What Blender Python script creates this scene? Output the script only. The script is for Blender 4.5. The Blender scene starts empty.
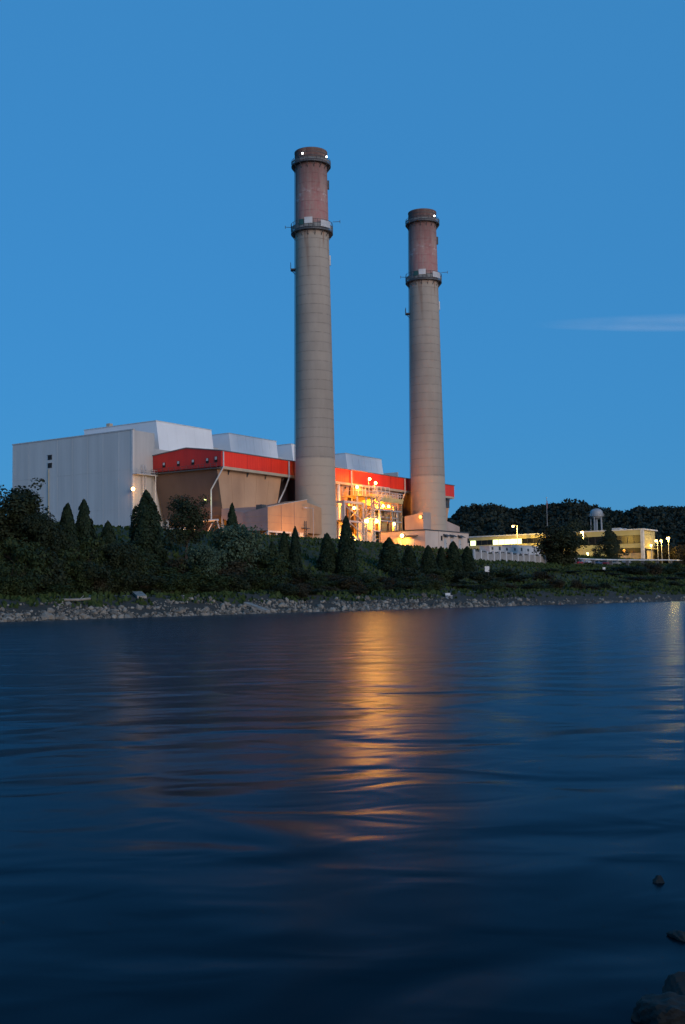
import bpy, math, random
from mathutils import Vector, Matrix
import numpy as np

random.seed(7); rng = np.random.default_rng(7)
SC = bpy.context.scene
COL = SC.collection
R = math.radians

# ------------------------------------------------------------------ camera
F, W, H, HC = 1150.0, 685, 1024, 2.2
PITCH, ROLL = math.atan(85 / F), 0.0155
fwd = Vector((0, math.cos(PITCH), math.sin(PITCH)))
up0 = Vector((0, -math.sin(PITCH), math.cos(PITCH)))
rgt = math.cos(ROLL) * Vector((1, 0, 0)) - math.sin(ROLL) * up0
upv = math.sin(ROLL) * Vector((1, 0, 0)) + math.cos(ROLL) * up0
CAM = Vector((0, 0, HC))
cd = bpy.data.cameras.new('camera')
cd.sensor_fit = 'VERTICAL'; cd.sensor_height = 36.0; cd.sensor_width = 24.0
cd.lens = 36.0 * F / H; cd.clip_start = 0.1; cd.clip_end = 30000
cam = bpy.data.objects.new('camera', cd); COL.objects.link(cam)
m3 = Matrix((rgt, upv, -fwd)).transposed()
cam.matrix_world = Matrix.Translation(CAM) @ m3.to_4x4()
SC.camera = cam

# ------------------------------------------------------------------ world, afterglow, exposure
SUN_AZ, SUN_EL = 143.0, 4.0          # degrees clockwise from +Y
world = bpy.data.worlds.new('World'); SC.world = world; world.use_nodes = True
wn = world.node_tree
sky = wn.nodes.new('ShaderNodeTexSky'); sky.sky_type = 'NISHITA'; sky.sun_disc = False
sky.sun_elevation = R(SUN_EL); sky.sun_rotation = R(SUN_AZ)
sky.air_density = 1.0; sky.dust_density = 0.0; sky.ozone_density = 5.5; sky.altitude = 0
# twilight: multiple scattering evens the whole dome out towards one blue
mixn = wn.nodes.new('ShaderNodeMix'); mixn.data_type = 'RGBA'; mixn.inputs[0].default_value = .82
wn.links.new(sky.outputs[0], mixn.inputs[6]); mixn.inputs[7].default_value = (.150, .80, 1.76, 1)
bgn = wn.nodes['Background']; wn.links.new(mixn.outputs[2], bgn.inputs[0]); bgn.inputs[1].default_value = 0.15
sd = bpy.data.lights.new('sun', 'SUN'); sd.energy = 1.15; sd.angle = R(40); sd.color = (1.0, 0.83, 0.71)
sun = bpy.data.objects.new('sun', sd); COL.objects.link(sun)
sdir = Vector((math.sin(R(SUN_AZ)) * math.cos(R(SUN_EL)), math.cos(R(SUN_AZ)) * math.cos(R(SUN_EL)), math.sin(R(SUN_EL))))
sun.rotation_euler = (-sdir).to_track_quat('-Z', 'Y').to_euler()
vs = SC.view_settings
vs.view_transform = 'Standard'; vs.look = 'None'; vs.gamma = 1.0; vs.use_curve_mapping = False
vs.exposure = 1.085
SC.render.engine = 'CYCLES'
SC.cycles.use_denoising = True
SC.cycles.max_bounces = 5; SC.cycles.diffuse_bounces = 3; SC.cycles.glossy_bounces = 3
SC.cycles.sample_clamp_indirect = 6.0
SC.cycles.volume_bounces = 1

# ------------------------------------------------------------------ frames of reference
TH = R(33.7)
S1 = Vector((-6.8, 292.5, 0))
U = Vector((math.sin(TH), math.cos(TH), 0)); V = Vector((-math.cos(TH), math.sin(TH), 0))
ROT = math.pi / 2 - TH                # local x = along the plant row, local y = away from the river
def PT(u, v, z=0.0): return S1 + U * u + V * v + Vector((0, 0, z))
def UV(p):
    q = Vector((p[0] - S1.x, p[1] - S1.y, 0)); return q.dot(U), q.dot(V)
def ray(x, y): return fwd + rgt * ((x - W / 2) / F) - upv * ((y - H / 2) / F)
def at_v(x, y, v):                    # pixel ray meets the plane at row offset v
    d = ray(x, y); t = (PT(0, v) - CAM).dot(V) / d.dot(V); return CAM + d * t
def at_u(x, y, u):
    d = ray(x, y); t = (PT(u, 0) - CAM).dot(U) / d.dot(U); return CAM + d * t
def at_y(x, y, Y):
    d = ray(x, y); return CAM + d * (Y / d.y)

# ------------------------------------------------------------------ terrain
SHORE_U = [-700, -300, -153, -120, -88, -40, 0, 33, 61, 150, 300, 900]
SHORE_V = [-66, -64, -64, -65, -66.3, -72, -78, -83, -88, -95, -100, -104]
def shore_v(u): return np.interp(u, SHORE_U, SHORE_V)
def smooth(a, b, x):
    t = np.clip((x - a) / (b - a), 0, 1); return t * t * (3 - 2 * t)
def wob(u, v):
    return (np.sin(u * .21 + 1.3 * np.sin(v * .17)) * np.sin(v * .27 + .9 * np.sin(u * .11)) +
            .5 * np.sin(u * .53 + 2) * np.sin(v * .61 + u * .13))
def ground(u, v):
    s = shore_v(u); t = v - s
    low = np.interp(t, [-40, -6, 0, 6.5, 8, 12.5, 16], [-5, -1.6, 0, 2.3, 2.75, 2.95, 4.0])
    a = np.interp(v, [-52, -34, -22, -16], [4.0, 10.6, 14.9, 15.5])        # left profile
    b = np.interp(v, [-72, -60, -42, -35, -31, -24, -12], [4.0, 6.6, 9.8, 10.7, 10.9, 13.2, 15.5])
    w = smooth(-15, 25, u)
    hi = a * (1 - w) + b * w + smooth(100, 190, u) * smooth(-60, -34, v) * 1.4 * (1 - smooth(-30, -14, v))
    z = np.where(t < 16, np.minimum(low, np.maximum(hi, 0) + 99), np.maximum(hi, 4.0))
    k = smooth(12, 26, t)
    z = np.where(t < 12, low, low * (1 - k) + hi * k)
    z = z + wob(u, v) * .28 * smooth(1, 8, t) * (1 - smooth(-26, -16, v))
    # wooded ridge far behind the plant
    return z
def gz(u, v): return float(ground(np.array(float(u)), np.array(float(v))))

# ------------------------------------------------------------------ materials
def new_mat(name):
    m = bpy.data.materials.new(name); m.use_nodes = True
    return m, m.node_tree, m.node_tree.nodes['Principled BSDF']
MATS = {}
def mat(name, c1, c2=None, rough=.7, scale=1.0, stretch=(1, 1, 1), detail=5, metal=0.0, bump=0.0, bscale=None, ribs=None, spec=.5, lo=.35, hi=.65):
    """two-tone noise-mottled surface; ribs=(axis, period, depth) adds corrugated relief"""
    if name in MATS: return MATS[name]
    m, nt, p = new_mat(name); L = nt.links
    tc = nt.nodes.new('ShaderNodeTexCoord'); mp = nt.nodes.new('ShaderNodeMapping')
    L.new(tc.outputs['Object'], mp.inputs[0]); mp.inputs['Scale'].default_value = stretch
    nz = nt.nodes.new('ShaderNodeTexNoise'); nz.inputs['Scale'].default_value = scale; nz.inputs['Detail'].default_value = detail
    L.new(mp.outputs[0], nz.inputs['Vector'])
    cr = nt.nodes.new('ShaderNodeValToRGB'); L.new(nz.outputs[0], cr.inputs[0])
    c2 = c2 or tuple(c * .75 for c in c1)
    cr.color_ramp.elements[0].position = lo; cr.color_ramp.elements[1].position = hi
    cr.color_ramp.elements[0].color = (*c2, 1); cr.color_ramp.elements[1].color = (*c1, 1)
    L.new(cr.outputs[0], p.inputs['Base Color'])
    p.inputs['Roughness'].default_value = rough; p.inputs['Metallic'].default_value = metal
    p.inputs['Specular IOR Level'].default_value = spec
    last = None
    if ribs:
        wv = nt.nodes.new('ShaderNodeTexWave'); wv.wave_type = 'BANDS'; wv.bands_direction = ribs[0]
        wv.inputs['Scale'].default_value = 0.314 / ribs[1]
        L.new(tc.outputs['Object'], wv.inputs['Vector'])
        b = nt.nodes.new('ShaderNodeBump'); b.inputs['Distance'].default_value = ribs[2]; b.inputs['Strength'].default_value = 1
        L.new(wv.outputs['Fac'], b.inputs['Height']); last = b
    if bump:
        n2 = nt.nodes.new('ShaderNodeTexNoise'); n2.inputs['Scale'].default_value = bscale or scale * 4
        L.new(tc.outputs['Object'], n2.inputs['Vector'])
        b = nt.nodes.new('ShaderNodeBump'); b.inputs['Distance'].default_value = bump
        L.new(n2.outputs[0], b.inputs['Height'])
        if last: L.new(last.outputs[0], b.inputs['Normal'])
        last = b
    if last: L.new(last.outputs[0], p.inputs['Normal'])
    MATS[name] = m; return m
def emit(name, col, strength):
    if name in MATS: return MATS[name]
    m, nt, p = new_mat(name)
    p.inputs['Base Color'].default_value = (*col, 1)
    p.inputs['Emission Color'].default_value = (*col, 1); p.inputs['Emission Strength'].default_value = strength
    MATS[name] = m; return m

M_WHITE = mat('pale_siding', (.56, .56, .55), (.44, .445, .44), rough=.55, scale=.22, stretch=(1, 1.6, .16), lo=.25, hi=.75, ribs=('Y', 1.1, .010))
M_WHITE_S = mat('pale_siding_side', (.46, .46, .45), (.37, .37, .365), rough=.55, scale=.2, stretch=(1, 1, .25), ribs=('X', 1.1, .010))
M_MON = mat('monitor_sheet', (.80, .82, .84), (.73, .75, .77), rough=.5, scale=.15, ribs=('X', 1.4, .02))
M_ROOF = mat('roof_felt', (.16, .16, .165), (.11, .11, .115), rough=.9, scale=.3)
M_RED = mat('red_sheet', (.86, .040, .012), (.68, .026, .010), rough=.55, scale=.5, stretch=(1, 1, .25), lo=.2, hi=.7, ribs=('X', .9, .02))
M_RED_SHADED = mat('red_sheet_shaded', (.55, .022, .012), (.44, .018, .010), rough=.55, scale=.25, stretch=(1, 1, .3), ribs=('Y', .9, .02))  # same red sheet; shade of the end wall is put into this darker colour
M_BROWN = mat('tan_casing', (.54, .33, .20), (.38, .22, .13), rough=.75, scale=.16, stretch=(1, 1, .45), bump=.03, bscale=2, lo=.3, hi=.7)  # front colour carries some of the orange lamplight
M_BROWN_SHADED = mat('tan_casing_shaded', (.115, .082, .072), (.085, .06, .054), rough=.75, scale=.2, stretch=(1, 1, .4))  # same casing, darkened: the end face's shade is painted into the colour
M_STEEL_D = mat('dark_steel', (.07, .072, .075), (.045, .046, .05), rough=.6, scale=1.5)
M_STEEL = mat('galvanised_steel', (.46, .47, .48), (.36, .37, .38), rough=.5, scale=1.2)
M_TANB = mat('tan_beam', (.48, .40, .29), (.40, .32, .23), rough=.6, scale=.6)
M_PIPE = mat('pale_pipe', (.62, .62, .60), (.5, .5, .49), rough=.45, scale=2)
M_DUCT = mat('duct_casing_lit', (.50, .31, .17), (.38, .22, .12), rough=.7, scale=.3, stretch=(1, 1, .6), lo=.3, hi=.7)  # orange of the floodlit front is put into the colour
M_DUCT_P = mat('pinkish_casing', (.47, .36, .30), (.39, .29, .24), rough=.7, scale=.3, stretch=(1, 1, .6))
M_DUCT_SHADED = mat('duct_casing_shaded', (.33, .235, .22), (.27, .19, .18), rough=.7, scale=.3)  # same duct sheet; the unlit end's shade is put into the colour
M_BASE = mat('tan_render', (.62, .50, .42), (.52, .41, .34), rough=.8, scale=.25, stretch=(1, 1, .4))
M_GLASS_D = mat('dark_glass', (.012, .013, .015), (.008, .009, .01), rough=.3, scale=.6, spec=.3)
M_BLACK = mat('black_opening', (.012, .012, .012), (.008, .008, .008), rough=.9)
M_CREAM = mat('cream_panel', (.52, .45, .20), (.45, .38, .16), rough=.6, scale=.4)
M_CREAM2 = mat('cream_brick', (.46, .37, .20), (.38, .30, .15), rough=.8, scale=1.0, bump=.02)
M_CONC = mat('pale_concrete', (.48, .47, .45), (.36, .35, .33), rough=.85, scale=.6, bump=.02)
M_WPAINT = mat('white_paint', (.60, .60, .60), (.48, .48, .48), rough=.5, scale=.8)
M_YEL = mat('yellow_equipment', (.66, .50, .20), (.52, .38, .14), rough=.55, scale=.8)
M_ORG = mat('ochre_steel', (.42, .29, .15), (.30, .2, .1), rough=.6, scale=.9)
M_BARK = mat('bark', (.055, .042, .03), (.03, .023, .017), rough=.95, scale=3, stretch=(1, 1, .2))
M_POLE = mat('grey_pole', (.34, .34, .34), (.28, .28, .28), rough=.5, scale=2)
M_TANKW = mat('water_tank_paint', (.34, .36, .38), (.26, .28, .30), rough=.5, scale=.3)
M_LAMP = emit('sodium_lens', (1.0, .60, .16), 9)
M_LAMPW = emit('white_lens', (1.0, .97, .90), 5)
M_LAMPO = emit('orange_lens', (1.0, .38, .05), 4)
M_LAMPY = emit('yellow_lens', (.85, .95, .3), 2.2)
M_WINLIT = emit('lit_window', (.80, 1.0, .45), 1.1)
M_WINLIT2 = emit('dim_lit_window', (.85, .9, .35), .28)
def leaf_mat(name, a, b, c):
    m, nt, p = new_mat(name); L = nt.links
    g = nt.nodes.new('ShaderNodeNewGeometry'); tc = nt.nodes.new('ShaderNodeTexCoord')
    nz = nt.nodes.new('ShaderNodeTexNoise'); nz.inputs['Scale'].default_value = .9; L.new(tc.outputs['Object'], nz.inputs['Vector'])
    ad = nt.nodes.new('ShaderNodeMath'); ad.operation = 'ADD'
    ml = nt.nodes.new('ShaderNodeMath'); ml.operation = 'MULTIPLY'; ml.inputs[1].default_value = .45
    L.new(g.outputs['Random Per Island'], ml.inputs[0]); L.new(ml.outputs[0], ad.inputs[0])
    sb = nt.nodes.new('ShaderNodeMath'); sb.operation = 'SUBTRACT'; sb.inputs[1].default_value = .22
    L.new(nz.outputs[0], sb.inputs[0]); L.new(sb.outputs[0], ad.inputs[1])
    oi = nt.nodes.new('ShaderNodeObjectInfo')
    a2 = nt.nodes.new('ShaderNodeMath'); a2.operation = 'MULTIPLY_ADD'; a2.inputs[1].default_value = .3; 
    L.new(oi.outputs['Random'], a2.inputs[0]); L.new(ad.outputs[0], a2.inputs[2])
    s2 = nt.nodes.new('ShaderNodeMath'); s2.operation = 'SUBTRACT'; s2.inputs[1].default_value = .12; L.new(a2.outputs[0], s2.inputs[0])
    cr = nt.nodes.new('ShaderNodeValToRGB'); L.new(s2.outputs[0], cr.inputs[0])
    e = cr.color_ramp.elements; e[0].position = .15; e[0].color = (*a, 1); e[1].position = .9; e[1].color = (*c, 1)
    x = e.new(.5); x.color = (*b, 1)
    L.new(cr.outputs[0], p.inputs['Base Color']); p.inputs['Roughness'].default_value = .7; p.inputs['Specular IOR Level'].default_value = .2
    MATS[name] = m; return m
LF_CON = leaf_mat('conifer_needles', (0.0072, 0.0148, 0.0063), (0.0132, 0.0255, 0.0097), (0.0240, 0.0376, 0.0137))
LF_BUSH = leaf_mat('shrub_leaves', (0.0120, 0.0216, 0.0063), (0.0216, 0.0365, 0.0105), (0.0420, 0.0527, 0.0158))
LF_WIL = leaf_mat('willow_leaves', (.024, .042, .024), (.046, .074, .042), (.085, .118, .070))
LF_BROWN = leaf_mat('dry_shrub_leaves', (0.0143, 0.0143, 0.0066), (0.0275, 0.0242, 0.0110), (0.0495, 0.0363, 0.0165))
LF_TREE = leaf_mat('broad_leaves', (0.0088, 0.0143, 0.0060), (0.0165, 0.0248, 0.0094), (0.0303, 0.0363, 0.0143))
LF_HILL = leaf_mat('hill_wood', (0.0108, 0.0156, 0.0108), (0.0168, 0.0240, 0.0156), (0.0264, 0.0336, 0.0216))
LF_GRASS = leaf_mat('grass_blades', (0.0166, 0.0316, 0.0072), (0.0261, 0.0489, 0.0104), (0.0404, 0.0633, 0.0160))

def ground_mat():
    m, nt, p = new_mat('bank_soil_and_grass'); L = nt.links
    tc = nt.nodes.new('ShaderNodeTexCoord')
    n1 = nt.nodes.new('ShaderNodeTexNoise'); n1.inputs['Scale'].default_value = .12; n1.inputs['Detail'].default_value = 8
    n2 = nt.nodes.new('ShaderNodeTexNoise'); n2.inputs['Scale'].default_value = 1.6; n2.inputs['Detail'].default_value = 6
    for n in (n1, n2): L.new(tc.outputs['Object'], n.inputs['Vector'])
    sx = nt.nodes.new('ShaderNodeSeparateXYZ'); L.new(tc.outputs['Object'], sx.inputs[0])
    ad = nt.nodes.new('ShaderNodeMath'); ad.operation = 'MULTIPLY_ADD'; ad.inputs[1].default_value = 2.6
    L.new(n1.outputs[0], ad.inputs[0]); L.new(sx.outputs['Z'], ad.inputs[2])
    mr = nt.nodes.new('ShaderNodeMapRange'); mr.inputs['From Min'].default_value = 4.0; mr.inputs['From Max'].default_value = 5.6
    L.new(ad.outputs[0], mr.inputs['Value'])
    soil = nt.nodes.new('ShaderNodeValToRGB'); L.new(n2.outputs[0], soil.inputs[0])
    soil.color_ramp.elements[0].color = (.016, .013, .009, 1); soil.color_ramp.elements[1].color = (.058, .047, .032, 1)
    gr = nt.nodes.new('ShaderNodeValToRGB'); L.new(n2.outputs[0], gr.inputs[0])
    gr.color_ramp.elements[0].color = (.014, .019, .007, 1); gr.color_ramp.elements[1].color = (.034, .046, .015, 1)
    mx = nt.nodes.new('ShaderNodeMix'); mx.data_type = 'RGBA'
    L.new(mr.outputs[0], mx.inputs['Factor']); L.new(soil.outputs[0], mx.inputs['A']); L.new(gr.outputs[0], mx.inputs['B'])
    L.new(mx.outputs['Result'], p.inputs['Base Color']); p.inputs['Roughness'].default_value = .95
    b = nt.nodes.new('ShaderNodeBump'); b.inputs['Distance'].default_value = .25; L.new(n2.outputs[0], b.inputs['Height']); L.new(b.outputs[0], p.inputs['Normal'])
    return m
M_GROUND = ground_mat()
M_STONE = None
def stone_mat(name, a, b):
    m, nt, p = new_mat(name); L = nt.links
    g = nt.nodes.new('ShaderNodeNewGeometry'); tc = nt.nodes.new('ShaderNodeTexCoord')
    nz = nt.nodes.new('ShaderNodeTexNoise'); nz.inputs['Scale'].default_value = 3; nz.inputs['Detail'].default_value = 8; L.new(tc.outputs['Object'], nz.inputs['Vector'])
    mx = nt.nodes.new('ShaderNodeMath'); mx.operation = 'MULTIPLY_ADD'; mx.inputs[1].default_value = .55; L.new(g.outputs['Random Per Island'], mx.inputs[0])
    ml = nt.nodes.new('ShaderNodeMath'); ml.operation = 'MULTIPLY'; ml.inputs[1].default_value = .5; L.new(nz.outputs[0], ml.inputs[0]); L.new(ml.outputs[0], mx.inputs[2])
    cr = nt.nodes.new('ShaderNodeValToRGB'); L.new(mx.outputs[0], cr.inputs[0])
    cr.color_ramp.elements[0].color = (*a, 1); cr.color_ramp.elements[1].color = (*b, 1); cr.color_ramp.elements[0].position = .15; cr.color_ramp.elements[1].position = .85
    L.new(cr.outputs[0], p.inputs['Base Color']); p.inputs['Roughness'].default_value = .9
    b = nt.nodes.new('ShaderNodeBump'); b.inputs['Distance'].default_value = .03; L.new(nz.outputs[0], b.inputs['Height']); L.new(b.outputs[0], p.inputs['Normal'])
    return m
M_RIPRAP = stone_mat('limestone_riprap', (.026, .022, .017), (.30, .268, .22))
M_ROCK = stone_mat('wet_rock', (.004, .005, .005), (.028, .033, .032))

def stack_mat():
    m, nt, p = new_mat('weathered_concrete_stack'); L = nt.links; N = nt.nodes.new
    tc = N('ShaderNodeTexCoord'); sx = N('ShaderNodeSeparateXYZ'); L.new(tc.outputs['Object'], sx.inputs[0])
    def noise(scale, st, det=6):
        mp = N('ShaderNodeMapping'); mp.inputs['Scale'].default_value = st; L.new(tc.outputs['Object'], mp.inputs[0])
        n = N('ShaderNodeTexNoise'); n.inputs['Scale'].default_value = scale; n.inputs['Detail'].default_value = det; L.new(mp.outputs[0], n.inputs['Vector']); return n.outputs[0]
    def math_(op, a, b=None, c=None):
        n = N('ShaderNodeMath'); n.operation = op
        for i, x in enumerate((a, b, c)):
            if x is None: continue
            if isinstance(x, (int, float)): n.inputs[i].default_value = x
            else: L.new(x, n.inputs[i])
        return n.outputs[0]
    def rng_(v, a, b, c=0., d=1.):
        n = N('ShaderNodeMapRange'); L.new(v, n.inputs[0])
        for i, x in enumerate((a, b, c, d)): n.inputs[i + 1].default_value = x
        return n.outputs[0]
    def mix(f, a, b, mode='MIX'):
        n = N('ShaderNodeMix'); n.data_type = 'RGBA'; n.blend_type = mode
        for k, x in (('Factor', f), ('A', a), ('B', b)):
            s = [i for i in n.inputs if i.name == k and (i.type == 'RGBA' or k == 'Factor' and i.type == 'VALUE')][0]
            if isinstance(x, tuple): s.default_value = (*x, 1)
            elif isinstance(x, float): s.default_value = x
            else: L.new(x, s)
        return [o for o in n.outputs if o.type == 'RGBA'][0]
    z = sx.outputs['Z']
    streak = noise(.9, (1.1, 1.1, .09)); big = noise(.12, (1, 1, .6)); fine = noise(1.3, (1, 1, 1), 8)
    base = mix(rng_(big, .35, .65), (.27, .232, .195), (.34, .298, .252))
    base = mix(math_('MULTIPLY', rng_(streak, .45, .8), .20), base, (.17, .13, .10))
    # each pour of concrete has its own shade, with a thin joint between pours
    lift = N('ShaderNodeTexWhiteNoise'); lift.noise_dimensions = '1D'
    L.new(math_('FLOOR', math_('DIVIDE', z, 2.45)), lift.inputs['W'])
    base = mix(math_('MULTIPLY', lift.outputs['Value'], .22), base, (.40, .335, .27))
    fr = math_('FRACT', math_('DIVIDE', z, 2.45))
    joint = math_('MULTIPLY', math_('LESS_THAN', fr, .07), rng_(fine, .3, .6))
    base = mix(math_('MULTIPLY', joint, .45), base, (.13, .105, .085))
    low = rng_(math_('MULTIPLY_ADD', fine, .6, z), 22.2, 21.9)
    base = mix(math_('MULTIPLY', low, .65), base, (.46, .38, .29))
    # faded red paint on the upper part
    red = math_('MULTIPLY', rng_(math_('MULTIPLY_ADD', big, 6.0, z), 83, 87.5), rng_(math_('MULTIPLY_ADD', streak, .6, math_('MULTIPLY', big, .5)), .28, .62))
    red = math_('MULTIPLY', red, rng_(fine, .25, .6, .55, 1.0))
    base = mix(math_('MULTIPLY', red, .68), base, (.36, .095, .10))
    patch = math_('MULTIPLY', math_('MULTIPLY', rng_(z, 88.3, 88.8), rng_(z, 92.2, 91.0)), rng_(noise(.9, (1, 1, 1.6), 4), .56, .66))
    base = mix(math_('MULTIPLY', patch, .55), base, (.52, .42, .42))
    # rust runs under the gallery, soot at the crown
    rust = math_('MULTIPLY', math_('MULTIPLY', rng_(z, 66, 79.5), math_('LESS_THAN', z, 81.0)), rng_(streak, .53, .66))
    base = mix(math_('MULTIPLY', rust, .6), base, (.17, .075, .035))
    soot = math_('MULTIPLY', rng_(math_('MULTIPLY_ADD', streak, 13.0, z), 96, 109), .68)
    base = mix(soot, base, (.045, .04, .036))
    L.new(base, p.inputs['Base Color']); p.inputs['Roughness'].default_value = .9
    b = N('ShaderNodeBump'); b.inputs['Distance'].default_value = .06
    L.new(math_('SUBTRACT', fine, math_('MULTIPLY', joint, .8)), b.inputs['Height']); L.new(b.outputs[0], p.inputs['Normal'])
    return m
M_STACK = stack_mat()

def water_mat():
    m, nt, p = new_mat('river_water'); L = nt.links; N = nt.nodes.new
    nt.nodes.remove(p)
    tc = N('ShaderNodeTexCoord')
    def layer(scale, st, rot, det, dist=0.0):
        mp = N('ShaderNodeMapping'); mp.inputs['Scale'].default_value = st; mp.inputs['Rotation'].default_value = (0, 0, R(rot))
        L.new(tc.outputs['Object'], mp.inputs[0])
        n = N('ShaderNodeTexNoise'); n.inputs['Scale'].default_value = scale; n.inputs['Detail'].default_value = det; n.inputs['Distortion'].default_value = dist
        n.inputs['Roughness'].default_value = .45
        L.new(mp.outputs[0], n.inputs['Vector']); return n.outputs[0]
    b0 = N('ShaderNodeBump'); b0.inputs['Distance'].default_value = .115; L.new(layer(.34, (.75, 1.0, 1), 20, 1.5, 1.0), b0.inputs['Height'])
    b1 = N('ShaderNodeBump'); b1.inputs['Distance'].default_value = .022; L.new(layer(1.0, (.7, 1.0, 1), -18, 1.5, 1.0), b1.inputs['Height'])
    L.new(b0.outputs[0], b1.inputs['Normal'])
    df = N('ShaderNodeBsdfDiffuse'); df.inputs['Color'].default_value = (.0004, .006, .009, 1)
    gl = N('ShaderNodeBsdfGlossy'); gl.inputs['Color'].default_value = (.72, .86, 1, 1); gl.inputs['Roughness'].default_value = .22
    gl.inputs['Anisotropy'].default_value = .5   # ripples drawn out by the current: they scatter more across the view than along it
    tg = N('ShaderNodeCombineXYZ'); tg.inputs[1].default_value = 1.0; L.new(tg.outputs[0], gl.inputs['Tangent'])
    fr = N('ShaderNodeFresnel'); fr.inputs['IOR'].default_value = 1.33
    ml = N('ShaderNodeMath'); ml.operation = 'MULTIPLY'; ml.inputs[1].default_value = .50
    pw_ = N('ShaderNodeMath'); pw_.operation = 'POWER'; pw_.inputs[1].default_value = 1.3; L.new(fr.outputs[0], pw_.inputs[0]); L.new(pw_.outputs[0], ml.inputs[0])
    for n in (df, gl, fr): L.new(b1.outputs[0], n.inputs['Normal'])
    mx = N('ShaderNodeMixShader'); L.new(ml.outputs[0], mx.inputs[0]); L.new(df.outputs[0], mx.inputs[1]); L.new(gl.outputs[0], mx.inputs[2])
    L.new(mx.outputs[0], nt.nodes['Material Output'].inputs['Surface'])
    return m
M_WATER = water_mat()

# ------------------------------------------------------------------ mesh helpers
class MB:
    def __init__(s): s.v = []; s.f = []
    def add(s, vs, fs):
        o = len(s.v); s.v += [tuple(x) for x in vs]; s.f += [tuple(i + o for i in f) for f in fs]; return s
    def box(s, x0, x1, y0, y1, z0, z1):
        return s.add([(x0, y0, z0), (x1, y0, z0), (x1, y1, z0), (x0, y1, z0), (x0, y0, z1), (x1, y0, z1), (x1, y1, z1), (x0, y1, z1)],
                     [(3, 2, 1, 0), (4, 5, 6, 7), (0, 1, 5, 4), (1, 2, 6, 5), (2, 3, 7, 6), (3, 0, 4, 7)])
    def hexa(s, b, t):                # bottom quad (ccw from above), top quad
        return s.add(list(b) + list(t), [(3, 2, 1, 0), (4, 5, 6, 7), (0, 1, 5, 4), (1, 2, 6, 5), (2, 3, 7, 6), (3, 0, 4, 7)])
    def prism_x(s, prof, x0, x1):     # profile in (y, z), counter-clockwise seen from +x
        n = len(prof)
        vs = [(x0, y, z) for y, z in prof] + [(x1, y, z) for y, z in prof]
        fs = [tuple(range(n - 1, -1, -1)), tuple(range(n, 2 * n))] + [(i, (i + 1) % n, n + (i + 1) % n, n + i) for i in range(n)]
        return s.add(vs, fs)
    def prism_y(s, prof, y0, y1):     # profile in (x, z)
        n = len(prof)
        vs = [(x, y0, z) for x, z in prof] + [(x, y1, z) for x, z in prof]
        fs = [tuple(range(n)), tuple(range(2 * n - 1, n - 1, -1))] + [(i, n + i, n + (i + 1) % n, (i + 1) % n) for i in range(n)]
        return s.add(vs, fs)
    def tube(s, p, q, r, n=8, r2=None):
        p = Vector(p); q = Vector(q); d = (q - p)
        if d.length < 1e-6: return s
        d.normalize(); a = d.orthogonal().normalized(); b = d.cross(a); r2 = r if r2 is None else r2
        vs = [p + (a * math.cos(t) + b * math.sin(t)) * r for t in [2 * math.pi * i / n for i in range(n)]]
        vs += [q + (a * math.cos(t) + b * math.sin(t)) * r2 for t in [2 * math.pi * i / n for i in range(n)]]
        fs = [(i, (i + 1) % n, n + (i + 1) % n, n + i) for i in range(n)] + [tuple(range(n - 1, -1, -1)), tuple(range(n, 2 * n))]
        return s.add(vs, fs)
    def path(s, pts, r, n=8):
        for a, b in zip(pts, pts[1:]): s.tube(a, b, r, n)
        return s
    def beam(s, p, q, w):             # square bar
        return s.tube(p, q, w * .7, 4)
    def lathe(s, prof, n=32, cap=True):
        k = len(prof); o = []
        for i in range(n):
            t = 2 * math.pi * i / n
            o += [(r * math.cos(t), r * math.sin(t), z) for r, z in prof]
        fs = [(i * k + j, ((i + 1) % n) * k + j, ((i + 1) % n) * k + j + 1, i * k + j + 1) for i in range(n) for j in range(k - 1)]
        if cap:
            fs += [tuple(i * k for i in range(n - 1, -1, -1)), tuple(i * k + k - 1 for i in range(n))]
        return s.add(o, fs)
    def ball(s, c, r, n=10, m=6, sz=1.0):
        pts = []
        for j in range(m + 1):
            ph = math.pi * j / m
            for i in range(n):
                t = 2 * math.pi * i / n
                pts.append((c[0] + r * math.sin(ph) * math.cos(t), c[1] + r * math.sin(ph) * math.sin(t), c[2] - r * sz * math.cos(ph)))
        return s.add(pts, [(j * n + i, j * n + (i + 1) % n, (j + 1) * n + (i + 1) % n, (j + 1) * n + i) for j in range(m) for i in range(n)])
    def mesh(s, name, material, smooth_=False):
        me = bpy.data.meshes.new(name); me.from_pydata(s.v, [], s.f); me.update()
        me.materials.append(material)
        if smooth_: me.polygons.foreach_set('use_smooth', [True] * len(me.polygons))
        return me
    def build(s, name, material, parent=None, smooth_=False):
        return link(name, s.mesh(name, material, smooth_), parent)
def link(name, data, parent=None):
    o = bpy.data.objects.new(name, data); COL.objects.link(o)
    if parent: o.parent = parent
    return o
def tag(o, label=None, cat=None, group=None, kind=None):
    if label: o['label'] = label
    if cat: o['category'] = cat
    if group: o['group'] = group
    if kind: o['kind'] = kind
    return o
def thing(name, label, cat, loc=(0, 0, 0), rotz=0.0, group=None):
    o = bpy.data.objects.new(name, None); COL.objects.link(o); o.empty_display_size = .5
    o.location = loc; o.rotation_euler = (0, 0, rotz); return tag(o, label, cat, group)
def copy_tree(root, loc, rotz=0.0, scale=None, label=None, group=None):
    r = root.copy(); COL.objects.link(r); r.location = loc; r.rotation_euler = (0, 0, rotz)
    if scale is not None: r.scale = scale
    if label: r['label'] = label
    if group: r['group'] = group
    for ch in list(root.children):
        c = ch.copy(); COL.objects.link(c); c.parent = r
        for g in list(ch.children):
            d = g.copy(); COL.objects.link(d); d.parent = c
    return r
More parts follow.
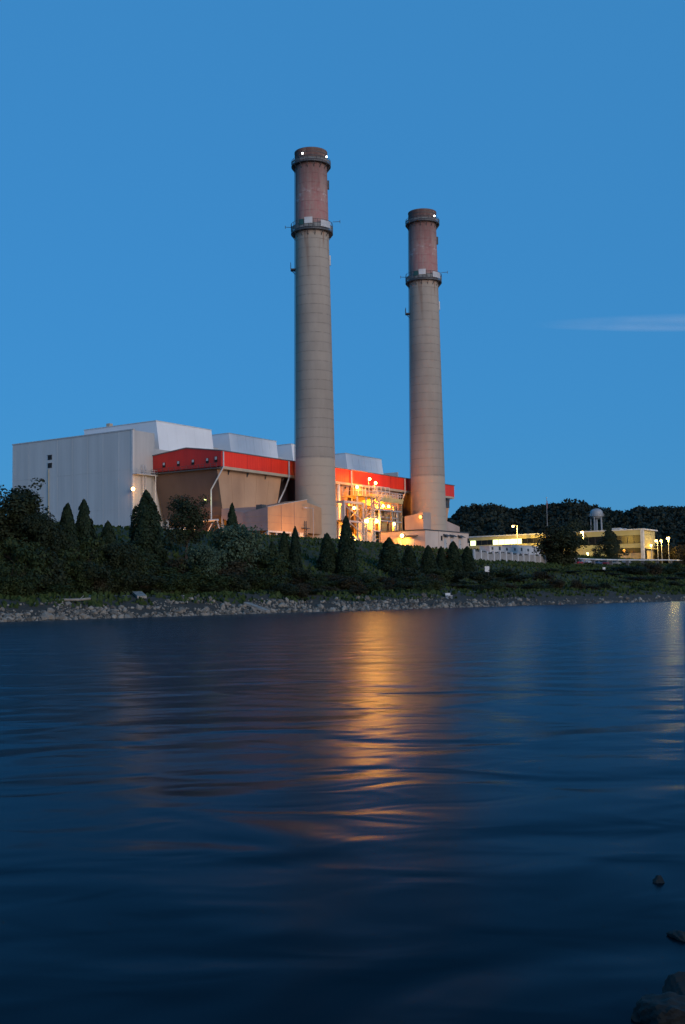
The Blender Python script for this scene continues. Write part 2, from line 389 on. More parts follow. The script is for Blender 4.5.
def point_light(name, parent, loc, power, color=(1, .62, .2), radius=.3):
    l = bpy.data.lights.new(name, 'POINT'); l.energy = power; l.color = color; l.shadow_soft_size = radius
    o = bpy.data.objects.new(name, l); COL.objects.link(o); o.parent = parent; o.location = loc; return o
SODIUM = (1.0, .32, .025)

# ================================================================== THE SETTING
# ground sheet (in row coordinates, so it follows the river)
def axis(parts):
    out = []
    for a, b, st in parts: out += list(np.arange(a, b, st))
    out.append(parts[-1][1]); return np.array(out)
gu = axis([(-2600, -700, 380), (-700, -190, 30), (-190, 230, 2.5), (230, 700, 30), (700, 3800, 310)])
gv = axis([(-150, -104, 8), (-104, -62, 1.0), (-62, -10, 2.0), (-10, 120, 13), (120, 3400, 200)])
GU, GV = np.meshgrid(gu, gv, indexing='ij')
GZ = ground(GU, GV)
pts = [tuple(PT(a, b, c)) for a, b, c in zip(GU.ravel(), GV.ravel(), GZ.ravel())]
nv = len(gv)
b = MB(); b.v = pts
b.f = [(i * nv + j, (i + 1) * nv + j, (i + 1) * nv + j + 1, i * nv + j + 1) for i in range(len(gu) - 1) for j in range(nv - 1)]
tag(b.build('ground', M_GROUND, smooth_=True), kind='structure')

# river sheet
b = MB(); b.add([(-3500, -900, 0), (4000, -900, 0), (4000, 3000, 0), (-3500, 3000, 0)], [(0, 1, 2, 3)])
tag(b.build('river_water', M_WATER), kind='structure')

# near bank, on which the camera stands
def near_z(x, y):
    e = 1.1 + .42 * max(y, -20) if y > 0 else 1.1 + .1 * y      # edge of the water, x of the bank
    e = 4.2 - y * .9 if y < 4 else (.6 + .34 * (y - 4) + .0 if y < 4 else 1.0 + .36 * (y - 4) + 0.9)
    return e
b = MB(); xs = [-300, -120, -50, -20] + [i * .8 for i in range(-15, 30)] + [30, 50, 120, 300]; ys = [-300, -120, -50, -20] + [i * .8 for i in range(-15, 40)] + [36, 50, 90, 200, 500]
def bank_h(x, y):
    d1 = 3.2 - y                               # behind the camera line
    d2 = (x - (2.2 + .40 * max(y, 0))) * .9    # the right-hand shore runs off beside the view
    d = max(d1, d2)
    return max(-3.0, min(.30 * d + .08 * math.sin(x * 2.3) * math.sin(y * 1.9), 1.2 + .02 * d))
for x in xs:
    for y in ys: b.v.append((x, y, min(bank_h(x, y) - .25, 4)))
n = len(ys)
b.f = [(i * n + j, (i + 1) * n + j, (i + 1) * n + j + 1, i * n + j + 1) for i in range(len(xs) - 1) for j in range(n - 1)]
tag(b.build('near_bank', M_GROUND, smooth_=True), kind='structure')

# wooded ridge
HPX = [(-400, 545), (0, 540), (250, 535), (400, 530), (440, 524), (453, 517), (463, 507), (490, 504), (500, 505), (514, 511), (530, 507), (550, 505), (570, 501), (590, 505), (610, 511), (625, 512), (640, 507), (660, 507), (685, 508), (760, 506), (900, 515), (1200, 530)]
HY = 820.0
hx = [at_y(x, y, HY).x for x, y in HPX]; hz = [at_y(x, y, HY).z - 8.0 for x, y in HPX]
def ridge_z(x, y):
    top = np.interp(x * HY / max(y, 300), hx, hz)
    k = float(smooth(560, HY, np.array(float(y)))) * (1 - .6 * float(smooth(HY + 60, HY + 500, np.array(float(y)))))
    return 15 + (top - 15) * k
b = MB(); X_ = list(range(-420, 620, 20)); Y_ = list(range(540, 1400, 20))
for x in X_:
    for y in Y_: b.v.append((x, y, ridge_z(x, y)))
n = len(Y_); b.f = [(i * n + j, (i + 1) * n + j, (i + 1) * n + j + 1, i * n + j + 1) for i in range(len(X_) - 1) for j in range(n - 1)]
tag(b.build('hills', mat('hill_floor', (.02, .028, .014), (.014, .02, .01), rough=1, scale=.05), smooth_=True), kind='structure')

def leaf_quads(P, N, size, aspect=1.0):
    """one small quad per point, roughly facing its normal"""
    n = len(P); T = rng.normal(size=(n, 3)); N = N / (np.linalg.norm(N, axis=1, keepdims=True) + 1e-9)
    A = np.cross(N, T); A /= np.linalg.norm(A, axis=1, keepdims=True) + 1e-9
    B = np.cross(N, A); s = size[:, None] if np.ndim(size) else size
    A = A * s; B = B * s * aspect
    Q = np.stack([P - A * .5, P - B * .5 + A * .1, P + A * .5, P + B * .5 - A * .1], 1).reshape(-1, 3)
    return Q
def quad_mesh(name, Q, material):
    n = len(Q) // 4; me = bpy.data.meshes.new(name)
    me.vertices.add(len(Q)); me.vertices.foreach_set('co', Q.astype(np.float32).ravel())
    me.loops.add(len(Q)); me.loops.foreach_set('vertex_index', np.arange(len(Q), dtype=np.int32))
    me.polygons.add(n); me.polygons.foreach_set('loop_start', np.arange(0, len(Q), 4, dtype=np.int32))
    me.update(calc_edges=True); me.validate(); me.materials.append(material); return me

# ridge wood: a mass of crowns nobody could count
Qs = []
for k in range(3600):
    y = rng.uniform(600, 900); x = rng.uniform(.03, .36) * y
    if k % 3 == 0: y = rng.uniform(HY - 60, HY + 25); x = rng.uniform(.03, .36) * y
    z = ridge_z(x, y); r = rng.uniform(2.0, 4.6); h = r * rng.uniform(1.0, 1.6)
    m_ = 46; d = rng.normal(size=(m_, 3)); d /= np.linalg.norm(d, axis=1, keepdims=True); d[:, 2] = np.abs(d[:, 2]) * 1.1 - .25
    P = np.array([x, y, z + h * .5]) + d * np.array([r, r, h]) * rng.uniform(.75, 1.08, (m_, 1))
    Qs.append(leaf_quads(P, d + rng.normal(size=d.shape) * .5, rng.uniform(1.2, 2.6, m_)))
tag(link('hill_wood', quad_mesh('hill_wood', np.concatenate(Qs), LF_HILL)), 'dark wooded ridge rising behind the office building', 'woodland', kind='stuff')

# grass on the bank
P = []
while len(P) < 42000:
    u = rng.uniform(-175, 215); v = rng.uniform(-92, -12); t = v - shore_v(u)
    if t < 4.2 or (t < 15 and math.sin(u * .31 + 2 * math.sin(u * .07)) + .8 * math.sin(u * .83 + t) < -.6): continue
    if t > 20 and rng.uniform() < .45: continue
    P.append((u, v))
P = np.array(P); zz = ground(P[:, 0], P[:, 1])
w_ = np.array([tuple(PT(a, c, d)) for (a, c), d in zip(P, zz)])
hh = rng.uniform(.25, .7, len(P)); nn = rng.normal(size=(len(P), 3)); nn[:, 2] = 0; nn /= np.linalg.norm(nn, axis=1, keepdims=True)
sd_ = np.cross(nn, [0, 0, 1.0]); up_ = np.stack([rng.normal(size=len(P)) * .12, rng.normal(size=len(P)) * .12, hh], 1)
wd = rng.uniform(.15, .4, len(P))[:, None]
Q = np.stack([w_ - sd_ * wd, w_ + sd_ * wd, w_ + sd_ * wd * .5 + up_, w_ - sd_ * wd * .5 + up_ * .8], 1).reshape(-1, 3)
Q[:, 2] -= .05
tag(link('bank_grass', quad_mesh('bank_grass', Q, LF_GRASS)), 'rough grass growing over the sloping river bank', 'grass', kind='stuff')

# riprap
def stone_verts(r):
    g = (1 + 5 ** .5) / 2
    vs = np.array([(-1, g, 0), (1, g, 0), (-1, -g, 0), (1, -g, 0), (0, -1, g), (0, 1, g), (0, -1, -g), (0, 1, -g), (g, 0, -1), (g, 0, 1), (-g, 0, -1), (-g, 0, 1)]) / 1.9
    return vs
ICO_F = np.array([(0, 11, 5), (0, 5, 1), (0, 1, 7), (0, 7, 10), (0, 10, 11), (1, 5, 9), (5, 11, 4), (11, 10, 2), (10, 7, 6), (7, 1, 8), (3, 9, 4), (3, 4, 2), (3, 2, 6), (3, 6, 8), (3, 8, 9), (4, 9, 5), (2, 4, 11), (6, 2, 10), (8, 6, 7), (9, 8, 1)])
def stones(name, spots, material):
    V_, F_ = [], []; base = stone_verts(1)
    for k, (x, y, z, r) in enumerate(spots):
        M = np.linalg.qr(rng.normal(size=(3, 3)))[0] * 1.0
        v = base * rng.uniform(.72, 1.2, (12, 1)) * r * rng.uniform(.6, 1.25, 3)
        v = v @ M + np.array([x, y, z]); V_.append(v); F_.append(ICO_F + 12 * k)
    V_ = np.concatenate(V_); F_ = np.concatenate(F_)
    me = bpy.data.meshes.new(name); me.from_pydata(V_.tolist(), [], F_.tolist()); me.update(); me.materials.append(material)
    return link(name, me)
sp = []
while len(sp) < 6200:
    u = rng.uniform(-200, 170); t = abs(rng.normal(0, 3.6)) - .6
    wdt = (5.6 if u < -60 else (5.6 - (u + 60) / 60 * 2.6 if u < 0 else 3.0)) * (1 + .35 * math.sin(u * .23) * math.sin(u * .071 + 1))
    if t > 1.2 and math.sin(u * .47 + t) + math.sin(u * .19 - 1.3 * t) < -.7: continue
    if t > wdt: continue
    if u > -75 and rng.uniform() < .8 * float(smooth(-75, -25, np.array(u))): continue
    v = shore_v(u) + t; r = rng.choice([.09, .13, .18, .28, .48], p=[.3, .3, .22, .13, .05]) * rng.uniform(.8, 1.2)
    p = PT(u, v, gz(u, v) + r * .15); sp.append((p.x, p.y, p.z, r))
tag(stones('riprap_stones', sp, M_RIPRAP), 'pale broken limestone riprap lining the far waterline', 'stones', kind='stuff')
sp = []
for k in range(260):
    y = rng.uniform(-6, 22); e = 2.2 + .40 * max(y, 0)
    x = e + abs(rng.normal(0, 1.2)) + .35 if y > 3 else rng.uniform(-6, 6)
    if y <= 3: y = min(y, 2.4)
    z = bank_h(x, y) - .25; r = rng.uniform(.08, .28); sp.append((x, y, max(z, -.1) + r * .1, r))
tag(stones('near_bank_stones', sp, M_ROCK), 'dark loose stones along the near river edge', 'stones', kind='stuff')

# worn service track along the foot of the bank
b = MB()
us = np.arange(-185, 190, 3.0)
for u in us:
    for dv in (8.8, 9.9, 11.0):
        v = shore_v(u) + dv + .5 * math.sin(u * .09); b.v.append(tuple(PT(u, v, gz(u, v) + .05)))
b.f = [(3 * i + j, 3 * i + 3 + j, 3 * i + 4 + j, 3 * i + 1 + j) for i in range(len(us) - 1) for j in (0, 1) if math.sin(us[i] * .13) + math.sin(us[i] * .37) > -.4]
tag(b.build('gravel_path', mat('gravel', (.20, .19, .17), (.10, .095, .08), rough=.95, scale=.5, bump=.03, bscale=6)), kind='structure')

# cloud wisp: a long thin body of lit droplets, thinning out to nothing at its rim
c0 = at_y(520, 325, 9000); c1 = at_y(880, 319, 9000); ax = c1 - c0; LC = ax.length
b = MB(); rings = 40; NS = 16
for i in range(rings):
    s_ = i / (rings - 1); r = 70 * math.sin(math.pi * (.02 + .96 * s_)) ** .7
    for j in range(NS):
        t_ = 2 * math.pi * j / NS; b.v.append(((s_ - .5) * LC, 150 * math.cos(t_) * r / 70, r * math.sin(t_)))
for i in range(rings - 1):
    for j in range(NS): b.f.append((i * NS + j, i * NS + (j + 1) % NS, (i + 1) * NS + (j + 1) % NS, (i + 1) * NS + j))
m, nt, p = new_mat('thin_cloud'); N = nt.nodes.new; L = nt.links; nt.nodes.remove(p)
tc = N('ShaderNodeTexCoord'); sx = N('ShaderNodeSeparateXYZ'); L.new(tc.outputs['Object'], sx.inputs[0])
nz = N('ShaderNodeTexNoise'); nz.inputs['Scale'].default_value = .0022; nz.inputs['Detail'].default_value = 7
mp = N('ShaderNodeMapping'); mp.inputs['Scale'].default_value = (.5, .2, 3.2); L.new(tc.outputs['Object'], mp.inputs[0]); L.new(mp.outputs[0], nz.inputs['Vector'])
def mth(op, a, c=None, d=None):
    n = N('ShaderNodeMath'); n.operation = op; n.use_clamp = False
    for k, x in enumerate((a, c, d)):
        if x is None: continue
        if isinstance(x, (int, float)): n.inputs[k].default_value = x
        else: L.new(x, n.inputs[k])
    return n.outputs[0]
def mr(v, a, c):
    n = N('ShaderNodeMapRange'); n.interpolation_type = 'SMOOTHSTEP'; L.new(v, n.inputs[0]); n.inputs[1].default_value = a; n.inputs[2].default_value = c; return n.outputs[0]
hgt = mth('ABSOLUTE', mth('ADD', sx.outputs['Z'], mth('MULTIPLY', mth('SUBTRACT', nz.outputs[0], .5), 90.0)))
env = mth('MULTIPLY', mr(hgt, 58, 4), mth('MULTIPLY', mr(sx.outputs['X'], -LC * .49, -LC * .15), mr(sx.outputs['X'], LC * .5, LC * .3)))
al = mth('MULTIPLY', env, mth('MULTIPLY', mr(nz.outputs[0], .25, .65), .20))
df = N('ShaderNodeBsdfDiffuse'); df.inputs[0].default_value = (.9, .9, .9, 1); tr = N('ShaderNodeBsdfTranslucent'); tr.inputs[0].default_value = (.9, .9, .9, 1)
m1 = N('ShaderNodeMixShader'); m1.inputs[0].default_value = .35; L.new(df.outputs[0], m1.inputs[1]); L.new(tr.outputs[0], m1.inputs[2])
tp = N('ShaderNodeBsdfTransparent'); m2 = N('ShaderNodeMixShader'); L.new(al, m2.inputs[0]); L.new(tp.outputs[0], m2.inputs[1]); L.new(m1.outputs[0], m2.inputs[2])
L.new(m2.outputs[0], nt.nodes['Material Output'].inputs['Surface'])
o = b.build('cloud', m, smooth_=True); o.location = c0 + ax * .5; o.rotation_euler = ax.to_track_quat('X', 'Z').to_euler()
tag(o, 'thin pale streak of cloud in the clear blue sky', 'cloud')

# ================================================================== SMOKESTACKS
G = 15.5
def ring_rail(b, r, z0, h, n=24, rails=3):
    for i in range(n):
        t = 2 * math.pi * i / n; t2 = 2 * math.pi * (i + 1) / n
        p = (r * math.cos(t), r * math.sin(t)); q = (r * math.cos(t2), r * math.sin(t2))
        b.tube((*p, z0), (*p, z0 + h), .06, 4)
        for k in range(1, rails + 1): b.tube((*p, z0 + h * k / rails), (*q, z0 + h * k / rails), .05, 4)
def smokestack(u, label):
    t = thing('smokestack', label, 'smokestack', PT(u, 0, G), ROT, 'pair of concrete smokestacks')
    def rad(z): return 5.35 + (4.15 - 5.35) * min(1, z / 98.0)
    prof = [(rad(0), -.5)] + [(rad(z), z) for z in np.linspace(0, 99.6, 42)] + [(4.15, 99.6), (4.2, 99.8), (4.2, 101.9), (4.3, 102.0), (4.3, 102.4), (3.6, 102.4), (3.6, 99.5)]
    o = MB().lathe(prof, 56).build('shaft', M_STACK, t, True)
    for k, z in enumerate((100.2, 101.2)):
        MB().lathe([(4.21, z), (4.27, z), (4.27, z + .18), (4.21, z + .18)], 48, False).build('crown_band', M_STEEL_D, t)
    for z, w, hh in ((98.5, 1.05, 1.2), (80.6, 1.15, 2.3)):
        r0 = rad(z) - .05
        g = MB().lathe([(r0, z), (r0 + w, z), (r0 + w, z + .42), (r0 + w - .1, z + .42), (r0 + w - .1, z + .22), (r0, z + .22)], 48, False).build('gallery', M_STEEL_D, t)
        rb = MB(); ring_rail(rb, r0 + w - .05, z + .7, hh - .4, 28, 2); rb.build('railing', M_STEEL_D, g)
        MB().lathe([(r0 + w - .12, z + .6), (r0 + w - .06, z + .6), (r0 + w - .06, z + .55 + hh * .45), (r0 + w - .12, z + .55 + hh * .45)], 48, False).build('parapet_sheet', mat('weathered_sheet', (.22, .23, .225), (.10, .10, .10), rough=.7, scale=.9), g)
        for i in range(16):
            a = 2 * math.pi * i / 16; c, s_ = math.cos(a), math.sin(a)
            MB().tube((r0 * c, r0 * s_, z - 1.3), ((r0 + w * .9) * c, (r0 + w * .9) * s_, z), .09, 4).build('bracket', M_STEEL_D, g)
    # screens, cabinet and aerials on the lower gallery (camera side faces -v, +u a little)
    r0 = rad(80.6) + 1.05
    for a0, a1, z0, z1, mm in ((251, 273, 82.0, 83.6, M_WPAINT), (234, 248, 81.8, 83.2, mat('green_cabinet', (.03, .10, .09), (.02, .07, .065), rough=.6)), (296, 330, 81.3, 83.0, M_STEEL)):
        pb = MB(); st = 5
        for i in range(st):
            A = R(a0 + (a1 - a0) * i / st - math.degrees(ROT)); B = R(a0 + (a1 - a0) * (i + 1) / st - math.degrees(ROT))
            pb.hexa([(r0 * math.cos(A), r0 * math.sin(A), z0), ((r0 + .12) * math.cos(A), (r0 + .12) * math.sin(A), z0), ((r0 + .12) * math.cos(B), (r0 + .12) * math.sin(B), z0), (r0 * math.cos(B), r0 * math.sin(B), z0)],
                    [(r0 * math.cos(A), r0 * math.sin(A), z1), ((r0 + .12) * math.cos(A), (r0 + .12) * math.sin(A), z1), ((r0 + .12) * math.cos(B), (r0 + .12) * math.sin(B), z1), (r0 * math.cos(B), r0 * math.sin(B), z1)])
        pb.build('screen_panel', mm, t)
    for a, z, l in ((2, 84.0, 1.9), (181, 82.6, 1.5)):
        A = R(a) - ROT; c, s_ = math.cos(A), math.sin(A)
        ab = MB().tube((r0 * c, r0 * s_, z), ((r0 + l) * c, (r0 + l) * s_, z + .1), .07, 5)
        ab.tube(((r0 + l) * c, (r0 + l) * s_, z - .35), ((r0 + l) * c, (r0 + l) * s_, z + .5), .07, 5); ab.build('aerial_arm', M_STEEL_D, t)
    # little side platform and cable ladder on the left flank
    A = R(181) - ROT; c, s_ = math.cos(A), math.sin(A); r1 = rad(72)
    sb = MB()
    tx, ty = -s_, c
    def P3(r, k, z): return (r * c + tx * k, r * s_ + ty * k, z)
    sb.hexa([P3(r1 - .1, -1, 71.2), P3(r1 + 1.2, -1, 71.2), P3(r1 + 1.2, 1, 71.2), P3(r1 - .1, 1, 71.2)], [P3(r1 - .1, -1, 71.5), P3(r1 + 1.2, -1, 71.5), P3(r1 + 1.2, 1, 71.5), P3(r1 - .1, 1, 71.5)])
    for k in (-1, 0, 1): sb.tube(P3(r1 + 1.15, k, 71.4), P3(r1 + 1.15, k, 73.1), .06, 4)
    for z in (72.3, 73.1): sb.tube(P3(r1 + 1.15, -1, z), P3(r1 + 1.15, 1, z), .05, 4)
    sb.tube(P3(r1, 0, 70.2), P3(r1 + 1, 0, 71.2), .1, 4)
    sb.build('side_platform', M_STEEL_D, t)
    lb = MB()
    for k in (-.25, .25):
        lb.path([P3(rad(z) + .16, k, z) for z in (12, 40, 70, 98)], .05, 4)
    for z in np.arange(12, 98, 1.2): lb.tube(P3(rad(z) + .16, -.25, z), P3(rad(z) + .16, .25, z), .03, 3)
    lb.build('ladder', M_STEEL_D, t)
    A = R(1) - ROT; c, s_ = math.cos(A), math.sin(A); tx, ty = -s_, c
    MB().hexa([P3(rad(94), -.4, 92.7), P3(rad(94) + .45, -.4, 92.7), P3(rad(94) + .45, .4, 92.7), P3(rad(94), .4, 92.7)],
              [P3(rad(94), -.4, 94.9), P3(rad(94) + .45, -.4, 94.9), P3(rad(94) + .45, .4, 94.9), P3(rad(94), .4, 94.9)]).build('cable_box', M_STEEL_D, t)
    MB().hexa([P3(rad(74), -.3, 72.5), P3(rad(74) + .3, -.3, 72.5), P3(rad(74) + .3, .3, 72.5), P3(rad(74), .3, 72.5)],
              [P3(rad(74), -.3, 75), P3(rad(74) + .3, -.3, 75), P3(rad(74) + .3, .3, 75), P3(rad(74), .3, 75)]).build('sensor_box', M_WPAINT, t)
    return t
def stack_light(u, ang, z, label):
    A = R(ang); c, s_ = math.cos(A), math.sin(A)
    p = PT(u, 0, 0); t = thing('obstruction_light', label, 'beacon light', (p.x + 4.45 * c, p.y + 4.45 * s_, G + z), A, 'beacons on the smokestack crowns')
    MB().box(-.32, 0, -.25, .25, -.35, .3).build('housing', M_STEEL_D, t)
    MB().ball((.16, 0, 0), .23, 12, 8).build('lens', M_LAMPW, t, True)
smokestack(0, 'banded concrete smokestack with faded red top beside the sloped breeching duct')
smokestack(58.3, 'banded concrete smokestack with faded red top rising from the low tan building')
stack_light(0, 243, 100.75, 'bright white beacon on the crown of the smokestack beside the breeching duct, facing the river')
stack_light(0, 333, 100.5, 'small white beacon on the flank of the crown of the smokestack beside the breeching duct')
stack_light(58.3, 318, 100.4, 'white beacon on the crown of the smokestack above the low tan building')

# ================================================================== BOILER HOUSE
t = thing('boiler_house', 'large pale grey metal clad boiler house with white roof monitors', 'power station', PT(-37, 28, G), ROT)
Z0 = -.6; HB = 28.0
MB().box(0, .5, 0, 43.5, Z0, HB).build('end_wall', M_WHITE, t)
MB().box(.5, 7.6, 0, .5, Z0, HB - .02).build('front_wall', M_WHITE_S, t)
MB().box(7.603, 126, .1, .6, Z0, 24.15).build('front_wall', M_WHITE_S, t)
MB().box(7.1, 7.6, .5, 6.0, 23, HB - .02).build('return_wall', M_WHITE, t)
MB().box(7.603, 125.5, 6.0, 6.4, 23.6, HB - .02).build('set_back_wall', M_WHITE_S, t)
MB().box(7.605, 125.5, .6, 6.0, 23.6, 24.1).build('lower_roof', M_ROOF, t)
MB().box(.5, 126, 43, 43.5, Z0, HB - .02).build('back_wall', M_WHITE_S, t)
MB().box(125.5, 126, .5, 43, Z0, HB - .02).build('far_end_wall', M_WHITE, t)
MB().box(.5, 7.1, .5, 43, HB - .8, HB - .3).build('roof', M_ROOF, t)
MB().box(7.105, 125.5, 6.4, 43, HB - .8, HB - .3).build('roof', M_ROOF, t)
MB().box(-.12, .62, -.12, 43.62, HB + .003, HB + .28).build('parapet_trim', M_STEEL, t)
MB().box(-.10, -.003, -.003, .55, Z0, HB - .01).build('corner_trim', M_WPAINT, t)
for v, z in ((29.2, 23.6), (29.2, 21.5)):
    w = MB().box(-.06, -.003, v - .75, v + .75, z - .62, z + .62).build('louvre', M_BLACK, t)
    for k in range(4): MB().box(-.14, -.065, v - .7, v + .7, z - .5 + k * .3, z - .42 + k * .3).build('slat', M_STEEL_D, w)
    MB().box(-.16, -.003, v - .9, v + .9, z + .64, z + .74).build('hood', M_WHITE_S, w)
# faint vertical panel seams and a downpipe stain strip
for v in np.arange(4.8, 43, 5.4): MB().box(-.03, -.003, v, v + .07, Z0, HB - .02).build('panel_seam', M_WHITE, t)
for z in (9.0, 18.5): MB().box(-.05, -.002, .6, 43.4, z, z + .06).build('panel_seam', M_WHITE, t)
MB().tube((-.12, 29.6, 2), (-.12, 29.6, 20.6), .14, 6).build('downpipe', mat('buff_pipe', (.34, .33, .26), (.28, .27, .2)), t)
for k in range(4):                     # roof monitors, one per boiler
    u0 = 10.3 + k * 28.7; u1 = u0 + 21.4
    mo = MB().hexa([(u0 + .35, 1.2, 24.2), (u1 + .35, 1.2, 24.2), (u1 + .35, 27.6, 24.2), (u0 + .35, 27.6, 24.2)],
                   [(u0, 2.0, 31.6), (u1, 2.0, 31.6), (u1, 27.6, 31.6), (u0, 27.6, 31.6)]).build('roof_monitor', M_MON, t)
    MB().box(u0 - .1, u1 + .1, 1.9, 27.7, 31.604, 31.8).build('monitor_cap', M_WPAINT, mo)
    for j in range(1, 6): MB().beam((u0 + j * 3.57, 1.96, 31.5), (u0 + .35 + j * 3.57, 1.16, 24.3), .04).build('panel_seam', M_MON, mo)
MB().box(13, 14.2, 21.0, 22.2, 31.8, 33.2).lathe([(.3, 0)], 3, False).build('roof_vent', M_TANB, t)
MB().box(4, 9, 26, 30, HB - .3, HB + .9).build('roof_curb', M_STEEL, t)
MB().box(2, 7, 33, 38, HB - .3, HB + .5).build('roof_curb', M_STEEL, t)
# walkway between boiler house and precipitator
cw = MB().box(-.3, 7.2, -1.6, -.003, 17.1, 17.35).build('catwalk', M_STEEL, t)
rb = MB()
for u in np.arange(-.2, 7.2, 1.2): rb.tube((u, -1.5, 17.35), (u, -1.5, 18.5), .06, 4)
for z in (17.9, 18.5): rb.tube((-.2, -1.5, z), (7.1, -1.5, z), .06, 4)
rb.build('railing', M_STEEL, cw)
lb = MB()
for u in (2.6, 3.5): lb.tube((u, -.9, -1), (u, -.9, 19.8), .12, 5)
for z in np.arange(0, 19, 1.0): lb.tube((2.6, -.9, z), (3.5, -.9, z), .06, 4)
lb.build('ladder', M_STEEL, t)

# ================================================================== PRECIPITATOR (red band, tan casings)
t = thing('precipitator_building', 'long brown precipitator building with bright red upper band', 'industrial building', PT(-30, 6, G), ROT)
LEN = 116.0; DEP = 21.9
# red band: shallow gable seen from the end
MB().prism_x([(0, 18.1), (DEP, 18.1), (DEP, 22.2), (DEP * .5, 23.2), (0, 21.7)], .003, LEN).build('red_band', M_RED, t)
MB().prism_x([(.02, 18.12), (DEP - .02, 18.12), (DEP - .02, 22.18), (DEP * .5, 23.18), (.02, 21.68)], -.12, 0).build('red_end_wall', M_RED_SHADED, t)
rf = MB().prism_x([(-.25, 21.68), (DEP * .5, 23.21), (DEP + .2, 22.19), (DEP + .2, 22.42), (DEP * .5, 23.45), (-.25, 21.9)], -.3, LEN + .2).build('roof', M_ROOF, t)
for v, h in ((1.6, 1.4), (4.3, 1.2), (8.8, 1.2), (13.5, 1.2), (18.2, 1.2)):
    w = MB().box(-.22, -.125, v - .42, v + .42, 19.1, 19.1 + h).build('window', M_BLACK, t)
    MB().box(-.27, -.224, v - .3, v + .3, 19.1 + h * .45, 19.1 + h * .95).build('pane', M_STEEL, w)
for u in np.arange(9.6, LEN - 2, 9.6): MB().box(u, u + .12, -.05, -.002, 18.2, 21.6).build('panel_seam', M_RED_SHADED, t)
MB().box(.5, LEN - .5, -.25, 1.35, 17.45, 18.09).build('eaves_beam', M_TANB, t)
for u in np.arange(4, LEN, 7.25): MB().add([(u, .9, 17.45), (u + .3, .9, 17.45), (u + .3, 1.45, 16.4), (u, 1.45, 16.4), (u, 1.45, 17.45), (u + .3, 1.45, 17.45)], [(0, 1, 2, 3), (0, 3, 4), (1, 5, 2)]).build('bracket', M_STEEL_D, t)
MB().box(-1.0, .48, .6, DEP, 17.5, 17.78).build('end_walkway', M_STEEL_D, t)
rb = MB()
for v in np.arange(.8, DEP, 1.9): rb.tube((-.95, v, 17.7), (-.95, v, 18.8), .05, 4)
for z in (18.25, 18.8): rb.tube((-.95, .8, z), (-.95, DEP - .3, z), .045, 4)
rb.build('railing', M_STEEL_D, t)
# four casings, tapering towards the hoppers
for k, (a, c) in enumerate(((0.1, 25.6), (32.5, 57.2), (58.4, 83.6), (90.5, LEN - .2))):
    s = 2.6
    cs = MB().hexa([(a + s, 1.9, 6.6), (c - s, 1.9, 6.6), (c - s, DEP - 1, 6.6), (a + s, DEP - 1, 6.6)],
                   [(a, 1.5, 17.44), (c, 1.5, 17.44), (c, DEP - .3, 17.44), (a, DEP - .3, 17.44)])
    me = cs.mesh('casing', M_BROWN); me.materials.append(M_BROWN_SHADED); me.polygons[5].material_index = 1  # end face takes the copy with its shade painted in
    co = link('casing', me, t)
    for j in range(1, 5):
        x = a + (c - a) * j / 5; xb = a + s + (c - a - 2 * s) * j / 5
        MB().beam((x, 1.5, 17.3), (xb, 1.88, 6.8), .07).build('stiffener', M_BROWN, co)
    for j in range(3):                # hoppers below
        x0 = a + s + (c - a - 2 * s) * j / 3; x1 = a + s + (c - a - 2 * s) * (j + 1) / 3; xm = (x0 + x1) / 2
        MB().hexa([(xm - .5, 9, 2.4), (xm + .5, 9, 2.4), (xm + .5, 11, 2.4), (xm - .5, 11, 2.4)], [(x0 + .05, 2.4, 6.59), (x1 - .05, 2.4, 6.59), (x1 - .05, DEP - 1.5, 6.59), (x0 + .05, DEP - 1.5, 6.59)]).build('hopper', M_BROWN_SHADED, t)
    for x in (a + s + .4, (a + c) / 2, c - s - .4):
        for v in (2.4, DEP - 1.8):
            MB().box(x - .25, x + .25, v - .25, v + .25, -.6, 6.58).build('column', M_STEEL, t)
    for v in (2.4,):
        MB().beam((a + s + .4, v, .2), ((a + c) / 2, v, 6.2), .12).build('brace', M_STEEL, t)
        MB().beam((c - s - .4, v, .2), ((a + c) / 2, v, 6.2), .12).build('brace', M_STEEL, t)
MB().box(25.9, 32.2, 4.5, 5, 4, 18).build('recess_wall', M_BROWN_SHADED, t); MB().box(83.9, 90.2, 4.5, 5, 4, 18).build('recess_wall', M_BROWN_SHADED, t)
# downpipes
MB().path([(.25, -.35, 21.6), (.25, -.35, 17.9), (-.5, 2.9, 12.6), (-.5, 2.9, 5.6)], .17, 6).build('downpipe', M_PIPE, t)
for u, w in ((26.4, 1), (55.5, 0), (84.5, 1)):
    pts = [(u, -.35, 21.6), (u, -.35, 17.4)] + ([(u + .2, 1.2, 14.5), (u - 2.5, 1.2, 11.0), (u - 2.5, 1.2, 2)] if w else [(u, -.35, 10)])
    MB().path(pts, .2, 6).build('downpipe', M_PIPE, t)
MB().path([(-.7, DEP - 1.4, 17.5), (-.7, DEP - 1.4, 2)], .13, 6).build('downpipe', M_PIPE, t)
MB().box(LEN - 6, LEN - 1, 1.3, 2.6, 14.6, 17.4).build('end_platform', M_STEEL_D, t)

